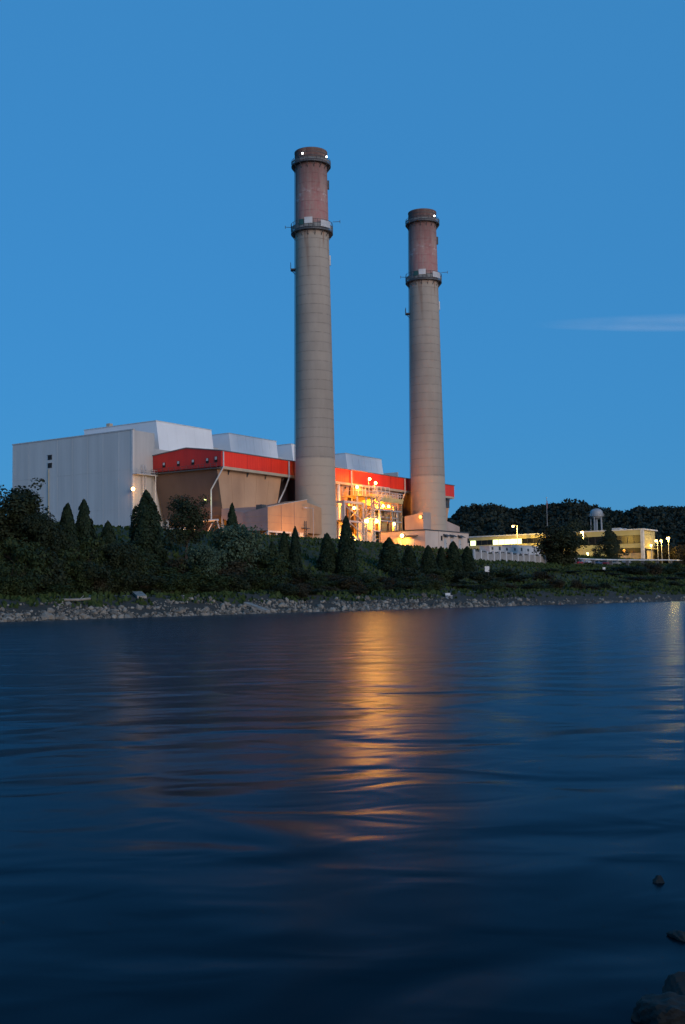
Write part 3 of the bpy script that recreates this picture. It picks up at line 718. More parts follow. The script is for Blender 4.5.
# struts and plant at ground level under the end casing
t2 = thing('pipe_trestle', 'white pipe trestle with diagonal legs under the brown casing', 'trestle', PT(-31.5, 6, G), ROT)
MB().tube((0, 0, 5.2), (0, 7.5, 5.2), .28, 8).build('pipe', M_WPAINT, t2)
MB().beam((0, .3, 5.0), (0, -1.6, -.4), .18).build('leg', M_WPAINT, t2); MB().beam((0, 1.4, 5.0), (0, 5.4, -.4), .18).build('leg', M_WPAINT, t2); MB().beam((0, 7.2, 5.0), (0, 7.2, -.4), .18).build('leg', M_WPAINT, t2)
t2 = thing('process_tank', 'small pale horizontal tank on saddles below the brown precipitator casing', 'tank', PT(-33.5, 17, G), ROT)
MB().tube((0, -2.2, 2.6), (0, 2.2, 2.6), 1.15, 16).build('tank_body', M_WPAINT, t2); MB().box(-.9, .9, -1.6, -1.2, -.4, 2).build('saddle', M_CONC, t2); MB().box(-.9, .9, 1.2, 1.6, -.4, 2).build('saddle', M_CONC, t2)

# ================================================================== BREECHING DUCT by stack one
t = thing('breeching_duct', 'sloped tan sheet metal breeching duct on white legs beside a smokestack', 'duct', PT(-28, -6, G), ROT)
d = MB()
d.hexa([(0, 0, 2.35), (15.8, 0, 2.2), (15.8, 6.8, 2.2), (0, 6.8, 2.6)], [(0, 0, 7.75), (15.8, 0, 10.4), (15.8, 6.8, 10.4), (0, 6.8, 6.9)])
me = d.mesh('duct_body', M_DUCT); me.materials.append(M_DUCT_SHADED); me.polygons[5].material_index = 1; link('duct_body', me, t)
MB().hexa([(15.803, 0.6, 2.4), (24, 1.5, 2.4), (24, 6.2, 2.4), (15.803, 6.2, 2.4)], [(15.803, .6, 10.0), (24, 1.5, 9.0), (24, 6.2, 9.0), (15.803, 6.2, 10.0)]).build('duct_throat', M_DUCT, t)
MB().hexa([(.2, 6.81, 2.6), (15, 6.81, 2.6), (15, 14, 6.0), (.2, 14, 6.0)], [(.2, 6.81, 6.85), (15, 6.81, 10.2), (15, 14, 9.6), (.2, 14, 8.2)]).build('duct_transition', M_DUCT_SHADED, t)
MB().beam((-.06, -.06, 7.85), (15.86, -.06, 10.5), .09).build('edge_trim', M_PIPE, t)
for u in (5.2, 10.4): MB().beam((u, -.05, 2.35), (u, -.05, 7.75 + u * .165), .06).build('panel_seam', M_DUCT_SHADED, t)
for z in (4.3, 6.0): MB().beam((.1, -.05, z), (15.7, -.05, z), .04).build('panel_seam', M_DUCT_SHADED, t)
for z in (4.4, 5.8): MB().beam((-.05, .1, z), (-.05, 6.7, z), .04).build('panel_seam', M_DUCT, t)
MB().box(-.1, 9, -.16, -.06, 1.95, 2.34).build('bottom_beam', M_WPAINT, t); MB().box(9, 15.8, -.16, -.06, 1.95, 2.2).build('bottom_beam', M_ORG, t)
MB().box(.3, 15.6, 6.3, 6.7, 1.9, 2.19).build('bottom_beam', M_STEEL, t)
for u, v in ((.2, .2), (.2, 6.2), (3.5, .2), (9, .2), (14.6, .4), (9, 6.2)): MB().box(u - .17, u + .17, v - .17, v + .17, -.6, 2.2).build('leg', M_WPAINT, t)
MB().beam((.2, .3, -.2), (.2, 6.1, 2.1), .1).build('brace', M_WPAINT, t); MB().beam((.2, 6.1, -.2), (.2, .3, 2.1), .1).build('brace', M_WPAINT, t); MB().beam((.4, .2, 2.0), (3.3, .2, -.2), .1).build('brace', M_WPAINT, t)
lb = MB()
for u in (14.2, 14.9): lb.tube((u, -.35, -.4), (u, -.35, 5.2), .07, 4)
for z in np.arange(.2, 5, .5): lb.tube((14.2, -.35, z), (14.9, -.35, z), .05, 4)
lb.build('ladder', M_STEEL_D, t)
MB().box(13, 15.7, -.9, -.17, 3.3, 3.45).build('step_platform', M_STEEL_D, t)
MB().box(1.0, 2.6, 2.5, 4.2, 7.2, 8.6).build('access_cover', M_STEEL_D, t)
t3 = thing('lamp_post', 'tall thin grey post with short arm against the breeching duct', 'lamp post', PT(-12.0, -7.6, G), ROT)
MB().tube((0, 0, -.5), (0, 0, 8.4), .13, 6).build('pole', M_POLE, t3); MB().tube((0, 0, 8.3), (-2.2, .5, 8.3), .09, 6).build('arm', M_POLE, t3); MB().box(-2.9, -2.1, .3, .7, 8.15, 8.4).build('lamp_head', M_WPAINT, t3)
t3 = thing('pump_cabinet', 'small pale cabinet on the ground under the breeching duct', 'cabinet', PT(-17.5, -7.5, G), ROT)
MB().box(-.7, .7, -.5, .5, -.4, 2.0).build('body', M_WPAINT, t3); MB().box(-.6, .6, -.56, -.503, .2, 1.8).build('door', M_STEEL, t3); MB().box(-.8, .8, -.6, .6, 2.003, 2.12).build('lid', M_STEEL, t3)

# ================================================================== BASE BUILDING of stack two
t = thing('stack_base_building', 'low tan building wrapped round the foot of a smokestack', 'building', PT(31.4, -14, G), ROT)
MB().box(0, 25.4, 0, 14.2, -1.2, 4.4).build('walls', M_BASE, t)
MB().box(-.15, 25.55, -.15, 14.35, 4.403, 4.7).build('roof', M_STEEL_D, t)
MB().hexa([(.1, .6, 4.7), (4.4, .6, 4.7), (4.4, 6.4, 4.7), (.1, 6.4, 4.7)], [(.1, .6, 9.3), (4.4, .6, 9.4), (4.4, 6.4, 8.5), (.1, 6.4, 8.4)]).build('duct_hood', M_DUCT_P, t)
MB().prism_y([(29.2, -1), (39.8, -1), (39.8, 7.5), (30.8, 9.0), (29.2, 11.4)], 10.5, 17.0).build('duct_shoulder', M_DUCT_P, t)
for u0, u1, z0, z1 in ((8.7, 9.6, 1.9, 3.2), (24.5, 25.4, 1.7, 3.0)):
    w = MB().box(u0, u1, -.05, -.003, z0, z1).build('window', M_BLACK, t); MB().box(u0 - .1, u1 + .1, -.16, -.003, z0 - .14, z0 - .01).build('sill', M_CONC, w)
for u in (10.0, 13.8, 18.6):
    MB().prism_x([(-1.3, 3.0), (-.003, 3.5), (-.003, 3.75), (-1.3, 3.15)], u, u + 2.4).build('canopy', M_STEEL_D, t)
    dd = MB().box(u + .5, u + 1.9, -.06, -.003, -.2, 2.5).build('door', M_STEEL, t); MB().box(u + 1.6, u + 1.75, -.16, -.062, 1.0, 1.2).build('handle', M_STEEL_D, dd)
MB().box(-.06, -.003, 3.3, 6.0, -.3, 2.2).build('roller_door', M_WPAINT, t)
MB().prism_y([(-1.1, 2.7), (-.003, 3.0), (-.003, 3.25), (-1.1, 2.85)], 2.2, 5.6).build('canopy', M_STEEL_D, t)
MB().box(-.35, -.003, 7.6, 8.3, .6, 1.9).build('meter_box', M_WPAINT, t)
MB().tube((.3, 9.6, 4.7), (.3, 9.6, 6.1), .25, 8).build('vent_pipe', M_WPAINT, t)
MB().tube((7.5, -.1, -.3), (7.5, -.1, 4.4), .08, 6).build('downpipe', M_BASE, t)

# ================================================================== LIT STEEL EQUIPMENT TOWER
t = thing('equipment_tower', 'floodlit steel equipment tower crowded with decks, pipes, stairs and tanks', 'steel tower', PT(14.1, 1, G + .35), ROT)
def rail(b, pts, h=1.15, step=1.5, r=.06):
    for p, q in zip(pts, pts[1:]):
        p = Vector(p); q = Vector(q); n = max(1, int((q - p).length / step))
        for i in range(n + 1):
            s = p.lerp(q, i / n); b.tube(s, s + Vector((0, 0, h)), r, 4)
        for k in (.5, 1.0): b.tube(p + Vector((0, 0, h * k)), q + Vector((0, 0, h * k)), r, 4)
# left truss bay
for u in (.2, 9.8):
    for v in (0, 6): MB().box(u - .25, u + .25, v - .25, v + .25, -.6 if u > 1 else 6.3, 11.9).build('column', M_STEEL, t)
MB().box(.5, 9.5, -.2, .2, 11.4, 12.0).build('beam', M_STEEL, t); MB().box(.5, 9.5, 5.8, 6.2, 11.4, 12.0).build('beam', M_STEEL, t)
MB().box(.5, 9.5, -.2, .2, 6.3, 6.8).build('beam', M_STEEL, t); MB().box(.5, 9.5, 5.8, 6.2, 6.3, 6.8).build('beam', M_STEEL, t)
MB().box(0, .4, .3, 5.7, 11.4, 11.9).build('beam', M_STEEL, t)
for a, c in (((.4, 0, 10.9), (9.4, 0, 6.9)), ((2.2, 0, 3.6), (9.6, 0, .2)), ((.4, 0, 6.5), (2.2, 0, 3.6)), ((.4, 6, 6.9), (9.4, 6, 11.2)), ((9.8, .3, 11), (9.8, 5.7, 7)), ((9.8, .3, 0), (9.8, 5.7, 6)), ((2.5, 0, 6.4), (9.6, 0, 3.2))):
    MB().beam(a, c, .22).build('brace', M_STEEL, t)
MB().box(.6, 9.4, 1.2, 5.6, 6.805, 6.9).build('deck', M_ORG, t)
# upper left deck
MB().box(7.2, 16.4, -.4, 5, 13.7, 13.95).build('deck', M_YEL, t)
rb = MB(); rail(rb, [(7.3, 4.9, 13.95), (7.3, -.3, 13.95), (16.3, -.3, 13.95)], 2.6, 1.5, .09); rb.build('railing', M_PIPE, t)
for u in (7.5, 12, 16): MB().box(u - .2, u + .2, .2, .6, -.5, 13.69).build('column', M_STEEL, t)
MB().box(8.2, 10.2, .8, 3, 13.96, 16.2).build('equipment_box', M_YEL, t); MB().tube((13, 2, 13.96), (13, 2, 16.0), .8, 12).build('vessel', M_YEL, t)
# stair from the lower deck up to the upper deck
s = MB()
for k in range(16):
    f = k / 15; s.box(10.4 + 6.4 * f, 10.9 + 6.4 * f, -1.9, -.7, 8.0 + 6.2 * f, 8.12 + 6.2 * f)
s.beam((10.4, -1.95, 7.9), (17.2, -1.95, 14.2), .2).beam((10.4, -.65, 7.9), (17.2, -.65, 14.2), .2); s.beam((10.4, -1.95, 9.1), (17.2, -1.95, 15.4), .09).beam((10.4, -.65, 9.1), (17.2, -.65, 15.4), .09)
s.build('stair', M_STEEL, t)
MB().box(10.05, 13.8, -2.0, 0, 7.7, 7.9).build('landing', M_STEEL, t)
# main bay
for u in (14.2, 18.2, 24.5, 30.1):
    MB().box(u - .22, u + .22, -.22, .22, -.6, 13.6).build('column', M_STEEL if u < 20 else M_ORG, t)
    MB().box(u - .22, u + .22, 5.4, 5.84, -.6, 13.6).build('column', M_ORG, t)
MB().box(13.9, 30.6, -.6, 6.1, 13.605, 14.05).build('roof_deck', M_YEL, t)
MB().box(15.5, 29.8, -.8, -.62, 12.7, 13.9).build('fascia_beam', M_YEL, t)
rb = MB(); rail(rb, [(14.2, -.5, 14.05), (30.5, -.5, 14.05), (30.5, 5.9, 14.05)], 1.5, 1.4, .08); rb.build('railing', M_PIPE, t)
rb = MB(); rail(rb, [(19.8, 3, 15.2), (28.8, 3, 15.2)], 2.3, 2.2, .1); rb.build('railing', M_PIPE, t)
MB().box(19.6, 29, 2.4, 5, 14.055, 15.2).build('equipment_box', M_YEL, t)
for z in (4.6, 7.6, 10.6):
    MB().box(14.45, 29.8, .3, 5.3, z, z + .16).build('deck', M_ORG, t)
    rb = MB(); rail(rb, [(18.5, .1, z + .16), (29.8, .1, z + .16)], 1.1, 1.6, .05); rb.build('railing', M_ORG, t)
    MB().box(14.45, 29.85, -.18, .18, z - .3, z - .003).build('beam', M_STEEL, t)
MB().box(15, 29.6, 5.0, 5.35, 0, 13.5).build('back_panel', M_YEL, t)
MB().tube((12.6, 2.4, -.4), (12.6, 2.4, 6.9), 1.55, 20).build('storage_tank', M_WPAINT, t); MB().tube((16.4, 2.2, -.4), (16.4, 2.2, 4.5), 1.7, 20).build('storage_tank', M_WPAINT, t)
MB().tube((16.4, 2.2, 4.8), (16.4, 2.2, 7.5), 1.6, 20).build('storage_tank', M_WPAINT, t)
MB().box(21.5, 24.0, 1.2, 4.6, 4.8, 7.4).build('control_cabinet', M_YEL, t); MB().box(25.6, 28.8, 1.4, 4.8, 4.8, 7.0).build('equipment_box', M_ORG, t)
for k, (z, r, v) in enumerate(((9.4, .32, 2), (8.6, .22, 1.2), (11.6, .35, 3), (12.3, .2, 1.2), (3.4, .3, 1.4), (2.2, .25, 1.0), (1.2, .3, 2.0))):
    MB().tube((15.2, v, z), (29.4, v, z), r, 8).build('pipe', M_PIPE if k % 2 else M_YEL, t)
for k, (u, v, z0, z1, r) in enumerate(((19.4, .9, 0, 12.5, .22), (20.6, 1.4, 4.8, 13, .3), (22.4, .8, 7.7, 13, .18), (26.3, .9, 7.7, 13, .25), (27.9, 1.3, 0, 12, .3), (29.2, .7, 0, 13.4, .2), (6.0, 2.0, 0, 11, .35), (4.0, 3.0, 6.9, 11, .5), (7.6, 3.2, 6.9, 12.5, .4), (2.4, 4.0, 6.9, 10.5, .7))):
    MB().tube((u, v, z0 - .3), (u, v, z1), r, 8).build('pipe', M_PIPE if k % 2 else M_ORG, t)
for k in range(6): MB().tube((19.5 + k * 1.7, 1.6, 8.0), (19.5 + k * 1.7, 1.6, 9.2 + (k % 3) * .5), .42, 10).build('valve_pot', M_YEL if k % 2 else M_ORG, t)
for k in range(5): MB().box(18.9 + k * 2.1, 20.0 + k * 2.1, .9, 2.4, .0, .9 + (k % 2) * .7).build('pump', M_ORG, t)
MB().tube((6.0, 5.5, -.4), (6.0, 5.5, 17.6), .5, 10).build('vent_stack', M_PIPE, t)
MB().tube((.4, 4.8, 12.2), (6.0, 5.2, 12.2), .3, 8).build('pipe', M_YEL, t)
MB().tube((30.5, 1.5, 9.3), (33.4, 1.5, 9.3), .16, 6).build('pipe', M_YEL, t)
MB().tube((30.9, 1.2, -.3), (30.9, 1.2, 13.5), .4, 10).build('riser_pipe', M_ORG, t)

# lamps --------------------------------------------------------------------------------------
PW = .25
def lamp_at(px, py, v, label, power, kind='sodium', group=None, r=.42, base=None, off=.9, on_u=False, aim=False, cat='floodlight', name='floodlight'):
    p = at_v(px, py, v) if not on_u else at_u(px, py, v)
    t = thing(name, label, cat, p, ROT - (math.pi / 2 if on_u else 0), group)
    mt, col = {'sodium': (M_LAMP, SODIUM), 'orange': (M_LAMPO, (1, .36, .05)), 'yellow': (M_LAMPY, (.8, .9, .25)), 'white': (M_LAMPW, (1, .95, .85))}[kind]
    MB().box(-r * .9, r * .9, r * .4, r * 1.1, -r * .8, r * .9).build('housing', M_STEEL_D, t)
    MB().ball((0, 0, 0), r, 12, 8).build('lens', mt, t, True)
    if base is not None: MB().tube((0, r * .8, -r * .7), (0, r * .8, base - p.z), .09, 6).build('pole', M_POLE, t)
    if aim:                           # floodlight aimed away from the river, into the plant
        l = bpy.data.lights.new('bulb_light', 'SPOT'); l.energy = power * PW; l.color = col; l.spot_size = R(170); l.spot_blend = .35; l.shadow_soft_size = .25
        o = bpy.data.objects.new('bulb_light', l); COL.objects.link(o); o.parent = t; o.location = (0, r * 1.3 if aim is True else -.7, -.1)
        o.rotation_euler = Vector((.25, 1, -.15) if aim is True else (0, .12, -1)).to_track_quat('-Z', 'Y').to_euler()
    elif power: point_light('bulb_light', t, (0, -off - r, -.1), power * PW, col, .25)
    return t
GT = 'floodlights on the steel equipment tower'
LT = 'bright sodium floodlight fixed among the decks of the steel equipment tower'
lamp_at(369.5, 479, 2, 'sodium lamp on the tallest mast above the steel equipment tower', 6000, group=GT, base=29.8)
lamp_at(375.5, 483, 2, 'sodium lamp on a mast over the tower stair head', 5000, group=GT, base=29.8)
lamp_at(357, 487, .5, 'sodium lamp on the corner rail of the upper tower deck', 6000, group=GT, base=29.8)
for px, py, v, pw in ((383, 506, 1.6, 7000), (388.5, 506.5, 1.6, 7000), (366.5, 521, 1.5, 9000), (376, 521, 1.5, 9000), (394, 524, 1.6, 7000), (354, 508, 2.0, 2500), (355, 541, 2.0, 4500)):
    lamp_at(px, py, v, LT, pw * (3.8 if pw < 9000 else .5), group=GT, r=.42 if pw < 9000 else .62, off=.25, aim=pw < 9000)
lamp_at(402, 535.7, 30.6, 'large sodium lamp on the end wall of the low tan building', 5200, r=.5, on_u=True, aim='down')
lamp_at(420.5, 517, 30.7, 'orange lamp on the duct hood above the low tan building', 700, kind='orange', r=.4, on_u=True)
lamp_at(133, 489, 27.0, 'orange lamp on the corner of the pale boiler house wall', 500, r=.45)
lamp_at(150.5, 505, 24.0, 'small yellow lamp low on the end of the brown casing', 260, kind='yellow', r=.22)
lamp_at(205, 500, 9.4, 'small pale yellow light on the brown casing end wall', 120, kind='yellow', r=.26)
GH = 'lamps under the precipitator hoppers'
lamp_at(166, 534.5, 16, 'orange work light glowing under the brown precipitator hoppers', 1800, kind='orange', group=GH, r=.35)
lamp_at(190, 536, 12, 'orange work light glowing under the brown precipitator hoppers', 2200, kind='orange', group=GH, r=.3)
lamp_at(232, 536, 10, 'orange work light glowing under the brown precipitator hoppers', 1800, kind='orange', group=GH, r=.3)
lamp_at(301, 540, -7.6, 'small pale lamp near the ground beneath the breeching duct', 500, kind='sodium', r=.25)
t = thing('floodlight', 'low floodlight standing on the grass in front of the breeching duct', 'floodlight', PT(-21, -17, gz(-21, -17)), ROT)
MB().box(-.35, .35, -.35, -.1, .9, 1.4).build('housing', M_STEEL_D, t); MB().box(-.3, .3, -.097, -.06, .95, 1.35).build('lens', M_LAMPO, t); MB().tube((0, -.2, -.4), (0, -.2, .89), .07, 6).build('post', M_POLE, t)
l = bpy.data.lights.new('bulb_light', 'SPOT'); l.energy = 2600; l.color = (1, .36, .04); l.spot_size = R(125); l.spot_blend = .7; l.shadow_soft_size = .25
o = bpy.data.objects.new('bulb_light', l); COL.objects.link(o); o.parent = t; o.location = (0, 0, 1.15); o.rotation_euler = Vector((.1, 1, .28)).to_track_quat('-Z', 'Y').to_euler()

# ================================================================== OFFICE BUILDING on the right
t = thing('office_building', 'two storey cream office building with long window bands and flat roof', 'office building', PT(172.5, -25.3, G), ROT)
LV = 78.0; HT = 10.1
MB().box(.4, 14.6, .4, LV - .2, -1, HT - .5).build('core_walls', M_CREAM2, t)
MB().box(-.8, 15.2, -.8, LV + .5, HT - .5, HT).build('roof', M_WPAINT, t)
MB().box(-.5, .39, .5, 24.8, HT - 2.3, HT - .503).build('upper_fascia', M_CREAM, t)
MB().box(-.5, .39, 24.803, LV, HT - 1.75, HT - .503).build('upper_fascia', M_CREAM, t)
MB().box(-.5, .39, .5, 24.8, 3.1, 4.7).build('spandrel', M_CREAM, t)
MB().box(-.5, .39, 24.803, LV, 3.1, 6.4).build('spandrel', M_CREAM, t)
MB().box(-.2, .39, 17, LV, -1, 3.09).build('lower_wall', M_CREAM2, t)
MB().box(-.2, .39, .5, 17, -1, 1.2).build('lower_wall', M_CREAM2, t)
MB().box(-.9, .5, -.6, .45, -1, HT - .51).build('corner_column', M_WPAINT, t)
n = 31
lit = {19, 20, 21, 22, 23, 27}; dim = {10, 11, 12}
for k in range(n):
    v = .6 + k * 2.5; wb, wt = (4.72, HT - 2.32) if v < 24 else (6.42, HT - 1.77)
    pn = MB().box(-.25, .38, v + .06, v + 2.44, wb, wt).build('window', M_WINLIT if k in lit else (M_WINLIT2 if k in dim else M_GLASS_D), t)
    MB().box(-.42, -.26, v - .06, v + .05, wb, wt).build('mullion', M_STEEL_D if k not in lit else M_CREAM, pn)
for k in range(6):
    v = .8 + k * 2.7
    pn = MB().box(-.1, .38, v + .06, v + 2.6, 1.25, 3.08).build('window', M_GLASS_D, t)
    MB().box(-.2, -.11, v - .06, v + .05, 1.25, 3.08).build('mullion', M_STEEL_D, pn)
for i in range(6):                     # end wall panels
    for j in range(5):
        MB().box(.55 + i * 2.35, 2.8 + i * 2.35, .18, .395, 3.3 + j * 1.24, 4.46 + j * 1.24).build('wall_panel', M_CREAM, t)
MB().box(3.4, 5.2, .25, .395, -1, 2.5).build('door', M_GLASS_D, t)
MB().box(.5, 14.5, -1.0, .39, 2.75, 3.0).build('canopy', M_CREAM, t)
for u in (4, 9): MB().box(u, u + 3, 10, 13, HT, HT + .9).build('roof_unit', M_STEEL, t)

# trailers in front of it
def trailer(u0, u1, v, z, h, label):
    t = thing('site_trailer', label, 'site office', PT(u0, v, z), ROT, 'white site trailers below the office building')
    L_ = u1 - u0
    MB().box(0, L_, 0, 3.2, .3, h).build('body', M_WPAINT, t); MB().box(-.1, L_ + .1, -.1, 3.3, h + .003, h + .16).build('roof', M_STEEL, t)
    MB().box(.1, L_ - .1, .1, 3.1, -.8, .29).build('skirt', M_STEEL_D, t)
    k = 0
    for u in np.arange(1.2, L_ - 1.6, 4.7):
        w = MB().box(u, u + 1.1, -.05, -.003, 1.3, 2.1 if k != 1 else 2.3).build('window' if k != 1 else 'door', M_GLASS_D if k % 3 else M_STEEL_D, t)
        MB().box(u - .08, u + 1.18, -.1, -.003, 1.2, 1.29).build('sill', M_WPAINT, w); k += 1
for u0, u1, v, h, lb in ((56, 72, -21, 2.3, 'long low white site trailer between the panel fence and the office'), (73, 96, -20, 2.9, 'taller white site trailer between the panel fence and the office')):
    trailer(u0, u1, v, min(gz(u0, v), gz(u1, v)) - .05, h, lb)

# white panel fence along the crest
t = thing('panel_fence', 'white concrete panel fence running along the grassy crest', 'fence', PT(21, -34, 0), ROT)
pw = 3.65
post = MB().box(-.22, .22, -.25, .25, -.6, 2.75).mesh('post', M_WPAINT); pan = MB().box(.23, pw - .23, -.08, .08, -.5, 2.2).mesh('panel', mat('shaded_panel', (.30, .285, .275), (.22, .21, .2), scale=.7)); capm = MB().box(-.05, pw - .1, -.32, .32, 2.3, 2.5).mesh('coping', M_STEEL_D)
for k in range(13):
    z = gz(21 + k * pw, -34)
    for nm, me in (('post', post), ('panel', pan)):
        o = link(nm, me, t); o.location = (k * pw, 0, z)
    if k < 9: o = link('coping', capm, t); o.location = (k * pw + .27, 0.58, z + .1)

# pipeline on saddles, right of the fence
t = thing('pipeline', 'long white pipe on concrete saddles along the crest', 'pipeline', PT(80, -35, 0), ROT)
pp = [(u, 0, 12.55 + 1.35 * float(smooth(90, 200, np.array(float(u + 80))))) for u in range(0, 150, 10)]
MB().path(pp, .24, 8).build('pipe', M_WPAINT, t, True)
for u in range(4, 150, 15):
    z = np.interp(u, [q[0] for q in pp], [q[2] for q in pp]); g0 = gz(80 + u, -35)
    MB().box(u - .35, u + .35, -.45, .45, g0 - .5 , z - .15).build('saddle', mat('dark_concrete', (.16, .155, .15), (.1, .1, .095), scale=.8), t)

# parked cars behind the pipe
def car(u, v, col, label, flip=False):
    t = thing('parked_car', label, 'car', PT(u, v, gz(u, v)), ROT + (math.pi if flip else 0), 'cars parked behind the pipeline')
    m_ = mat('car_' + '_'.join(str(int(c * 99)) for c in col), col, tuple(c * .9 for c in col), rough=.3, scale=1)
    MB().prism_y([(-2.15, .35), (2.15, .35), (2.2, .75), (1.1, .95), (-1.9, 1.0), (-2.2, .85)], -.85, .85).build('body', m_, t)
    cb = MB().hexa([(-1.8, -.78, .96), (1.0, -.78, .93), (1.0, .78, .93), (-1.8, .78, .96)], [(-1.3, -.62, 1.42), (.3, -.62, 1.45), (.3, .62, 1.45), (-1.3, .62, 1.42)]).build('cabin', M_GLASS_D, t)
    MB().box(-1.25, .25, -.6, .6, 1.455, 1.48).build('roof_panel', m_, cb)
    for x in (-1.35, 1.35):
        for y in (-.87, .87):
            w = MB().tube((x, y - .1, .33), (x, y + .1, .33), .33, 14).build('wheel', M_BLACK, t); MB().tube((x, y - .12, .33), (x, y + .12, .33), .18, 10).build('rim', M_STEEL, w)
    for y in (-.6, .6): MB().box(2.16, 2.21, y - .16, y + .16, .6, .75).build('headlight', M_STEEL, t)
for u, v, col, lb in ((98, -30.5, (.45, .03, .03), 'dark red car parked behind the white pipeline'), (106, -30, (.6, .6, .62), 'white car parked behind the white pipeline near the dark pine'), (114, -30.5, (.06, .09, .18), 'navy car parked behind the white pipeline'),
                      (123, -30, (.30, .05, .06), 'maroon car parked behind the white pipeline beside a tan car'), (131, -30.5, (.42, .36, .28), 'tan car parked behind the white pipeline'), (142, -30, (.3, .31, .33), 'grey car parked behind the white pipeline near the office corner')):
    car(u, v, col, lb)

# street lamps (pole, arm, head)
def street_lamp(px, py, u0, label, power, arm=1.6, kind='sodium', r=.45, pole_r=.12, spot=True):
    p = at_u(px, py, u0); u, vv = UV(p); g0 = gz(u, vv)
    t = thing('street_lamp', label, 'street lamp', (p.x, p.y, g0), ROT, 'street lamps around the office building')
    h = p.z - g0
    mt, col = {'sodium': (M_LAMP, (1, .62, .12)), 'orange': (M_LAMPO, (1, .36, .05)), 'yellow': (M_LAMPY, (.85, .9, .25))}[kind]
    MB().tube((arm, 0, -.5), (arm, 0, h + .35), pole_r, 6).build('pole', M_POLE, t)
    MB().tube((arm, 0, h + .3), (0, 0, h + .38), .08, 6).build('arm', M_POLE, t)
    hd = MB().box(-.6, .5, -.3, .3, h + .2, h + .45).build('lamp_head', M_STEEL_D, t)
    MB().ball((0, 0, h - .1), r, 12, 8).build('lens', mt, hd, True)
    if spot:                          # shielded head: throws its light down and on to the building
        l = bpy.data.lights.new('bulb_light', 'SPOT'); l.energy = power * .35; l.color = col; l.spot_size = R(150); l.spot_blend = .5; l.shadow_soft_size = .3
        o = bpy.data.objects.new('bulb_light', l); COL.objects.link(o); o.parent = t; o.location = (.2, 0, h - .6)
        o.rotation_euler = Vector((.75, 0, -.65)).to_track_quat('-Z', 'Y').to_euler()
    else: point_light('bulb_light', t, (0, -.3, h - .95), power * .35, col, .3)
street_lamp(513, 526, 158, 'orange street lamp on a bent arm in front of the office window band', 22000, arm=3.6)
street_lamp(582, 532, 148, 'street lamp above the round tree beside the office', 22000, arm=1.2, r=.5)
street_lamp(624, 550, 168, 'low orange lamp between the dark pine and the office corner', 500, kind='orange', arm=.6, r=.5)
street_lamp(587.5, 553, 166, 'low yellow lamp at the foot of the round tree', 1300, kind='yellow', arm=.6, r=.45)
street_lamp(656, 540.5, 176, 'twin headed street lamp by the office end wall', 3500, arm=1.6)
street_lamp(661, 540.5, 178, 'tall street lamp with white pole past the office end wall', 2500, arm=.4, r=.4)
street_lamp(668, 538, 180, 'brightest street lamp in front of the orange lit shrubs', 2600, arm=.3, r=.6, spot=False)
street_lamp(651, 545, 174, 'small street lamp close to the cream end wall panels', 1200, arm=.3, r=.4)

# flagpole
p = at_y(546.5, 498, 400); u, v = UV(p)
t = thing('flagpole', 'tall thin flagpole in front of the wooded ridge', 'flagpole', PT(u, v, G), ROT)
MB().tube((0, 0, -.5), (0, 0, p.z - G), .12, 8, .07).build('pole', M_POLE, t); MB().ball((0, 0, p.z - G + .15), .2).build('finial', M_PIPE, t)
fb = MB()
for i in range(7):
    for z in (0, -2.6): fb.v.append((.12 + .13 * i, .1 * math.sin(i * 1.4), p.z - G - .4 + z - i * .22))
fb.f = [(2 * i, 2 * i + 1, 2 * i + 3, 2 * i + 2) for i in range(6)]
fb.build('flag', mat('faded_red_cloth', (.26, .08, .09), (.18, .06, .07), scale=2), t)

# water tower
p = at_y(596.5, 517, 600); t = thing('water_tower', 'pale domed water tower on slim legs in front of the ridge', 'water tower', (p.x, p.y, 18), 0)
zb = p.z - 18; r = 3.2
MB().lathe([(.3, zb - 1.2), (r * .6, zb - .9), (r * .95, zb - .1), (r, zb + .4), (r, zb + 2.6), (r * .96, zb + 3.0), (r * .75, zb + 3.8), (r * .4, zb + 4.3), (.2, zb + 4.5)], 32).build('tank', M_TANKW, t, True)
for a in range(5):
    A = a * 2 * math.pi / 5 + .3
    MB().tube((r * .92 * math.cos(A), r * .92 * math.sin(A), zb + .2), (r * 1.1 * math.cos(A), r * 1.1 * math.sin(A), -3), .24, 6).build('leg', M_TANKW, t)
MB().tube((0, 0, -3), (0, 0, zb - 1), .5, 10).build('riser', M_TANKW, t)
cw = MB().lathe([(r, zb + .35), (r + .7, zb + .35), (r + .7, zb + .5), (r, zb + .5)], 32, False).build('catwalk', M_STEEL, t)
rb = MB(); ring_rail(rb, r + .65, zb + .5, 1.1, 16, 2); rb.build('railing', M_STEEL, cw)

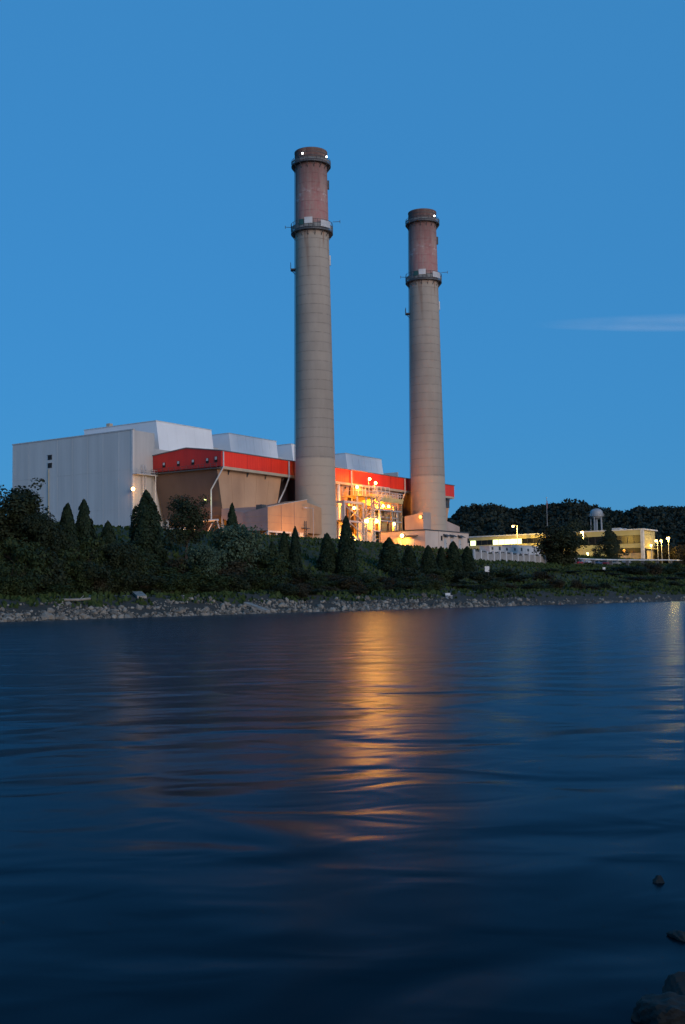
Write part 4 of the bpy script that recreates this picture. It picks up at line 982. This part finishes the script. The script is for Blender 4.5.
# ================================================================== TREES
def limb_tree(b, h, r, nlimb, spread):
    prev = Vector((0, 0, -.4)); n = 5
    for i in range(n):
        q = Vector((rng.normal() * .05 * h * (i > 0), rng.normal() * .05 * h * (i > 0), h * (i + 1) / n)); b.tube(prev, q, r * (1 - i / n * .8), 7, r * (1 - (i + 1) / n * .8)); prev = q
    for k in range(nlimb):
        z = h * rng.uniform(.25, .85); a = rng.uniform(0, 6.28); l = spread * rng.uniform(.5, .95)
        s = Vector((0, 0, z)); mid = s + Vector((math.cos(a) * l * .5, math.sin(a) * l * .5, l * .3)); e = s + Vector((math.cos(a) * l, math.sin(a) * l, l * .75))
        b.tube(s, mid, r * .4, 5, r * .25); b.tube(mid, e, r * .25, 5, r * .08)
def conifer_proto(h, w, n, ragged, mtl, bushy=.55):
    t = thing('conifer_tree', 'x', 'tree'); b = MB(); b.tube((0, 0, -.5), (0, 0, h * .93), .018 * h + .05, 7, .03)
    for k in range(26):
        z = h * rng.uniform(.08, .85); a = rng.uniform(0, 6.28); l = w * .5 * (1 - z / h) ** .8 * .85
        b.tube((0, 0, z), (l * math.cos(a), l * math.sin(a), z + l * .35), .05, 4, .015)
    b.build('trunk', M_BARK, t)
    f = rng.uniform(0, 1, n) ** 1.25; z = f * h * .99 + .05
    nb = 60; bz = rng.uniform(0, 1, nb); ba = rng.uniform(0, 6.28, nb); bl = rng.uniform(1 - ragged, 1 + ragged * .6, nb)
    a = rng.uniform(0, 6.28, n)
    # lump pattern from boughs
    d = np.min(((f[:, None] - bz) * 6) ** 2 + (1 - np.cos(a[:, None] - ba)) * 3 + 0 * bl, axis=1); idx = np.argmin(((f[:, None] - bz) * 6) ** 2 + (1 - np.cos(a[:, None] - ba)) * 3, axis=1)
    prof = np.where(f < .14, .72 + f * 2.0, (1 - (f - .14) / .86) ** (.48 + bushy * .3))
    rad = w * .5 * prof * bl[idx] * (1.05 - .18 * np.sqrt(d)) * rng.uniform(.55, 1.03, n) ** .5
    P = np.stack([rad * np.cos(a), rad * np.sin(a), z + rng.normal(0, .05, n)], 1)
    N = np.stack([np.cos(a), np.sin(a), np.full(n, .5)], 1) + rng.normal(size=(n, 3)) * .55
    link('crown', quad_mesh('crown', leaf_quads(P, N, rng.uniform(.14, .34, n) * (h / 9) ** .4, 1.5), mtl), t); return t
def crown_tree(h, w, n, lobes, mtl, low=.15, trunk=True, gaps=.0, size=(.25, .55), name='broadleaf_tree'):
    t = thing(name, 'x', 'tree'); b = MB(); limb_tree(b, h * .7, .022 * h + .04, 9, w * .42); b.build('trunk', M_BARK, t)
    C = []
    for k in range(lobes):
        a = rng.uniform(0, 6.28); f = rng.uniform(0, 1); z = h * (low + (1 - low) * f * .86)
        env = math.sin(math.pi * min(.98, .12 + .8 * f)) ** .6
        rr = w * .5 * env * rng.uniform(.25, .78); C.append((rr * math.cos(a), rr * math.sin(a), z, w * rng.uniform(.13, .24)))
    for k in range(lobes // 3):
        a = rng.uniform(0, 6.28); f = rng.uniform(.45, 1.0); rr = w * .5 * (1.05 - .6 * (f - .45)) * rng.uniform(.8, 1.15); C.append((rr * math.cos(a), rr * math.sin(a), h * f * rng.uniform(.9, 1.04), w * rng.uniform(.04, .09)))
    Qs = []; tot = sum(q[3] ** 1.6 for q in C)
    for x, y, z, r in C:
        per = max(12, int(n * r ** 1.6 / tot)); stray = 1.7 if r < w * .1 else 1.0
        d = rng.normal(size=(per, 3)); d /= np.linalg.norm(d, axis=1, keepdims=True); rr = r * rng.uniform(.35, 1.12, (per, 1)) ** .6
        P = np.array([x, y, z]) + d * rr * np.array([stray, stray, .8 * stray]); P[:, 2] = np.clip(P[:, 2], .05, h * 1.08)
        Qs.append(leaf_quads(P, d + [0, 0, .5] + rng.normal(size=d.shape) * .6, rng.uniform(*size, per)))
    link('crown', quad_mesh('crown', np.concatenate(Qs), mtl), t); return t
used = set()
def plant(proto, px, ytop, v, wpx, label, group, cat='tree', hmin=1.0, name=None, base_h=1.0, base_w=1.0, zoff=0.0):
    """stand a copy of proto on the ground where the pixel column px meets row offset v; its top reaches the pixel ytop"""
    p = at_v(px, ytop, v); u, vv = UV(p); g0 = gz(u, vv) + zoff
    hgt = max(hmin, p.z - g0); w = wpx * p.y / F
    s = (w / base_w, w / base_w, hgt / base_h)
    loc = (p.x, p.y, g0 - .1); rz = rng.uniform(0, 6.28)
    if proto.name not in used:
        used.add(proto.name); o = proto; o.location = loc; o.rotation_euler = (0, 0, rz); o.scale = s; o['label'] = label; o['group'] = group
    else: o = copy_tree(proto, loc, rz, s, label, group)
    o['category'] = cat
    return o
CON = [conifer_proto(9, 4, 5200, r_, LF_CON, b_) for r_, b_ in ((.12, .35), (.2, .6), (.16, .2))]
CBIG = conifer_proto(11, 7, 11000, .45, LF_CON, .5)
BT = [crown_tree(8, 7, 13000, 44, LF_TREE, .12, size=(.14, .34)) for _ in range(2)]
OPEN = crown_tree(9, 7, 6000, 26, LF_TREE, .3, size=(.14, .32))
WIL = crown_tree(6, 7, 10000, 40, LF_WIL, .05, size=(.14, .34), name='willow_tree')
SH = [crown_tree(3, 4, 4200, 22, m_, .02, size=(.10, .26), name='shrub') for m_ in (LF_BUSH, LF_BUSH, LF_BROWN, LF_TREE)]
ROUND = crown_tree(9, 9, 12000, 44, LF_TREE, .1, size=(.2, .45))
PINE = conifer_proto(9, 9, 8000, .55, LF_TREE, .3)
kw_c = dict(base_h=9, base_w=4)

GC = 'dark conifers dotted along the bank'
for i, (px, yt, v, w, lb) in enumerate([
    (284, 531, -36, 15, 'slim dark conifer on the bank beneath the breeching duct'), (295, 526, -38, 14, 'slim dark conifer on the bank beneath the breeching duct'),
    (327, 533, -37, 20, 'squat dark conifer at the foot of the smokestack beside the breeching duct'), (346, 516, -40, 21, 'tall pointed dark conifer in front of the floodlit tower truss'),
    (389, 537, -37, 26, 'broad dark conifer in front of the floodlit tower base'), (409, 546, -36, 17, 'short dark conifer in front of the tan building end wall'),
    (428, 545, -38, 17, 'dark conifer on the bank in front of the low tan building'), (441, 546, -37, 14, 'dark conifer on the bank in front of the low tan building'),
    (453, 541, -39, 19, 'dark conifer on the bank in front of the low tan building'), (467, 546, -38, 17, 'dark conifer on the bank in front of the low tan building'),
    (232, 503, -30, 17, 'small rounded conifer rising in front of the tan casing'), (108, 521, -46, 24, 'dark cone shaped conifer in front of the pale boiler house wall'),
    (272, 541, -37, 13, 'small dark conifer between the willow and the breeching duct')]):
    plant(CON[i % 3], px, yt, v - (6 if v > -41 else 0), w * 1.14, lb, GC, **kw_c)
plant(CBIG, 146, 490, -42, 46, 'largest dark cone shaped conifer in front of the boiler house corner', GC, base_h=11, base_w=7)
GB = 'trees along the left bank'
plant(BT[0], 12, 482, -40, 74, 'dense dark tree below the outer end of the pale boiler house', GB, base_h=8, base_w=7)
plant(BT[1], 40, 510, -46, 46, 'dense dark tree below the paired louvres of the boiler house', GB, base_h=8, base_w=7)
plant(CBIG, 68, 503, -46, 34, 'ragged conifer between the dense dark tree and the lone small cone', GB, base_h=11, base_w=7)
plant(CBIG, 84, 499, -45, 32, 'ragged pointed conifer in front of the pale boiler house wall', GB, base_h=11, base_w=7)
plant(BT[1], -40, 480, -42, 80, 'dense dark tree at the outer end of the bank', GB, base_h=8, base_w=7)
plant(OPEN, 186, 493, -38, 50, 'airy dark tree in front of the brown casing end', GB, base_h=9, base_w=7)
plant(BT[1], 120, 540, -50, 46, 'low dark tree at the foot of the largest conifer', GB, base_h=8, base_w=7)
plant(WIL, 236, 524, -46, 62, 'pale green willow on the bank below the precipitator', GB, base_h=6, base_w=7)
plant(WIL, 204, 545, -50, 44, 'low grey green willow between the airy tree and the larger willow', GB, base_h=6, base_w=7)
plant(ROUND, 561, 521, -38, 52, 'round dark tree at the end of the panel fence in front of the office', 'trees beside the office building', base_h=9, base_w=9)
plant(PINE, 609, 529, -22, 33, 'broad dark pine in front of the office facade', 'trees beside the office building', base_h=9, base_w=9)
plant(BT[0], 575, 520, 60, 40, 'dark tree behind the office roof below the water tower', 'trees beside the office building', base_h=8, base_w=7)
plant(BT[1], 600, 520, 70, 34, 'low dark tree behind the office beside the water tower legs', 'trees beside the office building', base_h=8, base_w=7)

# shrubs: left dense, middle low and dry, right dark
def shrub(px, yt, v, w, k, label, group):
    label = label.replace('%', ('leafy green', 'leafy green', 'dry brownish', 'dense dark')[k])
    plant(SH[k], px, yt, v, w, label, group, 'shrub', hmin=.7, base_h=3, base_w=4)
for px in range(-30, 275, 13):
    for v, y0, w in ((-46, 556, 46), (-49, 570, 44), (-52, 580, 40)):
        x = px + rng.uniform(-8, 8); shrub(x, y0 + rng.uniform(-16, 12) - (8 if x < 130 else 0), v + rng.uniform(-1.2, 1.2), w * rng.uniform(.75, 1.2), int(rng.choice([0, 1, 2, 3], p=[.35, .3, .15, .2])), '% shrub in the thicket below the boiler house', 'thicket shrubs below the boiler house')
for px in range(270, 480, 12):
    for v, y0, w in ((-49, 572, 30), (-53, 579, 30), (-58, 585, 26)):
        x = px + rng.uniform(-7, 7); shrub(x, y0 + rng.uniform(-6, 6), v + rng.uniform(-1.5, 1.5), w * rng.uniform(.7, 1.2), int(rng.choice([0, 1, 2, 3], p=[.25, .2, .35, .2])), 'low % shrub on the bank below the dark conifers', 'low shrubs below the conifers')
for px in range(482, 720, 13):
    for v, y0, w in ((-56, 575, 26), (-64, 583, 26)):
        if px < 630 and rng.uniform() < .35: continue
        x = px + rng.uniform(-8, 8); shrub(x, y0 + rng.uniform(-5, 6) - (9 if x > 625 else 0), v + rng.uniform(-2, 2), w * rng.uniform(.7, 1.4), int(rng.choice([0, 1, 2, 3], p=[.3, .2, .25, .25])), 'low % shrub on the bank below the fence and pipeline', 'shrubs below the fence and pipeline')
for u in np.arange(-60, 170, 5.5):      # scrub reaching down to the stones
    uu = u + rng.uniform(-2.5, 2.5); dv = rng.uniform(9.5, 15); vv = float(shore_v(uu)) + dv
    if rng.uniform() < .2: continue
    k_ = int(rng.choice([0, 1, 2, 3])); h_ = rng.uniform(.8, 2.4); w_s = rng.uniform(2.2, 4.5)
    o = copy_tree(SH[k_], PT(uu, vv, gz(uu, vv) - .1), rng.uniform(0, 6), (w_s / 4, w_s / 4, h_ / 3), ('leafy green', 'leafy green', 'dry brownish', 'dense dark')[k_] + ' scrub clump at the edge of the stony waterline', 'scrub clumps above the waterline')
    o['category'] = 'shrub'
shrub(501, 568, -50, 38, 1, 'rounded shrub under the white panel fence beside the white sign', 'shrubs below the fence and pipeline')
shrub(622, 566, -50, 36, 3, 'rounded dark shrub under the white pipeline', 'shrubs below the fence and pipeline')
for i, px in enumerate((660, 665, 671, 677, 683, 690)):
    uq, vq = UV(at_u(px, 552, 186 + (i % 3) * 3))
    shrub(px, 545 + (i % 3) * 2, vq, 17, 2, 'tall dry shrub lit orange by the street lamps', 'orange lit shrubs by the street lamps')

# ================================================================== SMALL THINGS ON THE BANK
def small_sign(px, py, v, w, h, label):
    p = at_v(px, py, v); u, vv = UV(p); g0 = gz(u, vv)
    t = thing('sign_board', label, 'sign', (p.x, p.y, g0), ROT - .5)
    zc = max(p.z - g0, .9)
    MB().box(-w / 2, w / 2, -.04, .04, zc - h / 2, zc + h / 2).build('board', M_WPAINT, t)
    for s in (-1, 1): MB().box(s * w * .35 - .05, s * w * .35 + .05, .045, .13, -.4, zc + h * .4).build('post', M_STEEL_D, t)
small_sign(487, 569, -52, 1.2, 1.2, 'blank white board on the grass below the panel fence')
small_sign(604, 571, -52, .9, .9, 'small pale board on the grass below the pipeline')
p = at_v(449, 590, -66); u, v = UV(p)
t = thing('park_bench', 'pale bench on the track at the foot of the bank', 'bench', PT(u, v, gz(u, v)), ROT)
MB().box(-.95, .95, -.22, .22, .42, .5).build('seat', M_WPAINT, t); MB().box(-.95, .95, .24, .32, .55, .98).build('backrest', M_WPAINT, t)
for x in (-.75, .75): MB().box(x - .06, x + .06, -.2, .3, -.2, .419).build('leg', M_STEEL, t)
p = at_v(587, 592, -86); u, v = UV(p)
t = thing('gauging_platform', 'small pale river platform with railing at the far waterline', 'platform', PT(u, v, gz(u, v)), ROT - .5)
MB().box(-1.2, 1.2, -.9, .9, .5, .68).build('deck', M_WPAINT, t)
for x in (-1.05, 1.05):
    for y in (-.75, .75): MB().box(x - .08, x + .08, y - .08, y + .08, -1.2, 2.0 if y < 0 else 1.9).build('leg', M_STEEL, t)
for z in (1.3, 1.95): MB().tube((-1.05, -.75, z), (1.05, -.75, z), .06, 5).build('rail', M_STEEL, t)
# concrete slabs and driftwood on the shore
def slab(px, py, px2, py2, v, w, label):
    a = at_v(px, py, v); c = at_v(px2, py2, v - 3.5)
    ua, va = UV(a); uc, vc = UV(c); A = PT(ua, va, gz(ua, va) + .2); C = PT(uc, vc, gz(uc, vc) + .15)
    t = thing('concrete_slab', label, 'slab', A); d = C - A; s = Vector((-d.y, d.x, 0)).normalized() * w * .5
    o = Vector((0, 0, 0)); k = Vector((0, 0, .35))
    MB().hexa([o + s, o - s, d - s, d + s], [o + s + k, o - s + k, d - s + k, d + s + k]).build('slab_top', mat('old_concrete', (.30, .28, .25), (.16, .15, .13), rough=.9, scale=.9, bump=.08, bscale=3), t)
slab(246, 596, 268, 607, -62.2, 1.5, 'tilted concrete slab lying down the stony shore below the willow')
slab(137, 590, 142, 594, -55, 1.3, 'broken concrete slab on the stony shore below the largest conifer')
def log(px, v, L_, ang, label):
    p = at_v(px, 600, v); u, vv = UV(p); z = gz(u, vv)
    t = thing('driftwood_log', label, 'log', PT(u, vv, z + .25), ang, 'driftwood logs on the far shore')
    b = MB(); b.path([(-L_ / 2, 0, 0), (-L_ / 6, .15, .1), (L_ / 5, -.05, .08), (L_ / 2, .2, .2)], .16, 7); b.build('trunk', mat('driftwood', (.26, .23, .19), (.17, .15, .12), scale=2), t)
    MB().tube((L_ / 5, 0, .1), (L_ / 5 + .8, .6, .6), .08, 6, .03).build('branch', MATS['driftwood'], t)
log(492, -78, 6, .35, 'pale driftwood log lying at the stony waterline below the panel fence')
log(72, -58.6, 5, .6, 'pale driftwood log on the stony shore below the pale boiler house')

# ================================================================== FOREGROUND ROCKS
def rock(name, loc, r, label, seed, squash=(1, 1, .7)):
    rg = np.random.default_rng(seed)
    import bmesh
    bm = bmesh.new(); bmesh.ops.create_icosphere(bm, subdivisions=4, radius=1)
    planes = rg.normal(size=(11, 3)); planes /= np.linalg.norm(planes, axis=1, keepdims=True); off = rg.uniform(.52, .85, 11)
    for v in bm.verts:
        c = np.array(v.co)
        for q in range(2):
            for pl, o in zip(planes, off):
                d = c @ pl - o
                if d > 0: c = c - pl * d
        c = c * (1 + .05 * math.sin(c[0] * 9 + seed) * math.sin(c[1] * 8) + .03 * math.sin(c[2] * 17 + c[0] * 13))
        v.co = Vector(c * np.array(squash) * r)
    me = bpy.data.meshes.new(name); bm.to_mesh(me); bm.free(); me.materials.append(M_ROCK)
    o = link(name, me); o.location = loc; o.rotation_euler = (0, 0, rg.uniform(0, 6)); return tag(o, label, 'rock', 'rocks standing out of the near water')
def on_water(px, py):
    d = ray(px, py); return CAM + d * (-HC / d.z)
for k, (px, py, r_, dz, lb, sd_, sq) in enumerate((
    (668, 1022, .165, .04, 'largest pale topped rock at the near water edge', 4, (1, .8, .75)),
    (684, 1003, .125, .05, 'dark rock just behind the largest pale topped rock', 9, (.9, 1, .9)),
    (645, 1019, .085, .0, 'small dark rock on the water side of the largest rock', 21, (1.1, .8, .8)),
    (683, 938, .09, -.01, 'low dark rock breaking the water between the largest and the smallest rock', 12, (1.3, .8, .6)),
    (659, 882, .062, -.005, 'smallest lone rock just breaking the river surface', 15, (1, .8, .9)))):
    q = on_water(px, py); rock('river_rock', (q.x, q.y, dz), r_, lb, sd_, sq)

# the same wood carried on along the ridge behind the power station
Qs = []
for k in range(1800):
    y = rng.uniform(640, 880); x = rng.uniform(-.42, .03) * y
    z = ridge_z(x, y); r = rng.uniform(2.4, 4.6); h = r * rng.uniform(1.0, 1.5); m_ = 40
    d = rng.normal(size=(m_, 3)); d /= np.linalg.norm(d, axis=1, keepdims=True); d[:, 2] = np.abs(d[:, 2]) * 1.1 - .25
    P = np.array([x, y, z + h * .4]) + d * np.array([r, r, h]) * rng.uniform(.75, 1.08, (m_, 1))
    Qs.append(leaf_quads(P, d + rng.normal(size=d.shape) * .5, rng.uniform(1.4, 2.8, m_)))
tag(link('hill_wood', quad_mesh('hill_wood', np.concatenate(Qs), LF_HILL)), 'dark wooded ridge carrying on behind the boiler house', 'woodland', kind='stuff')
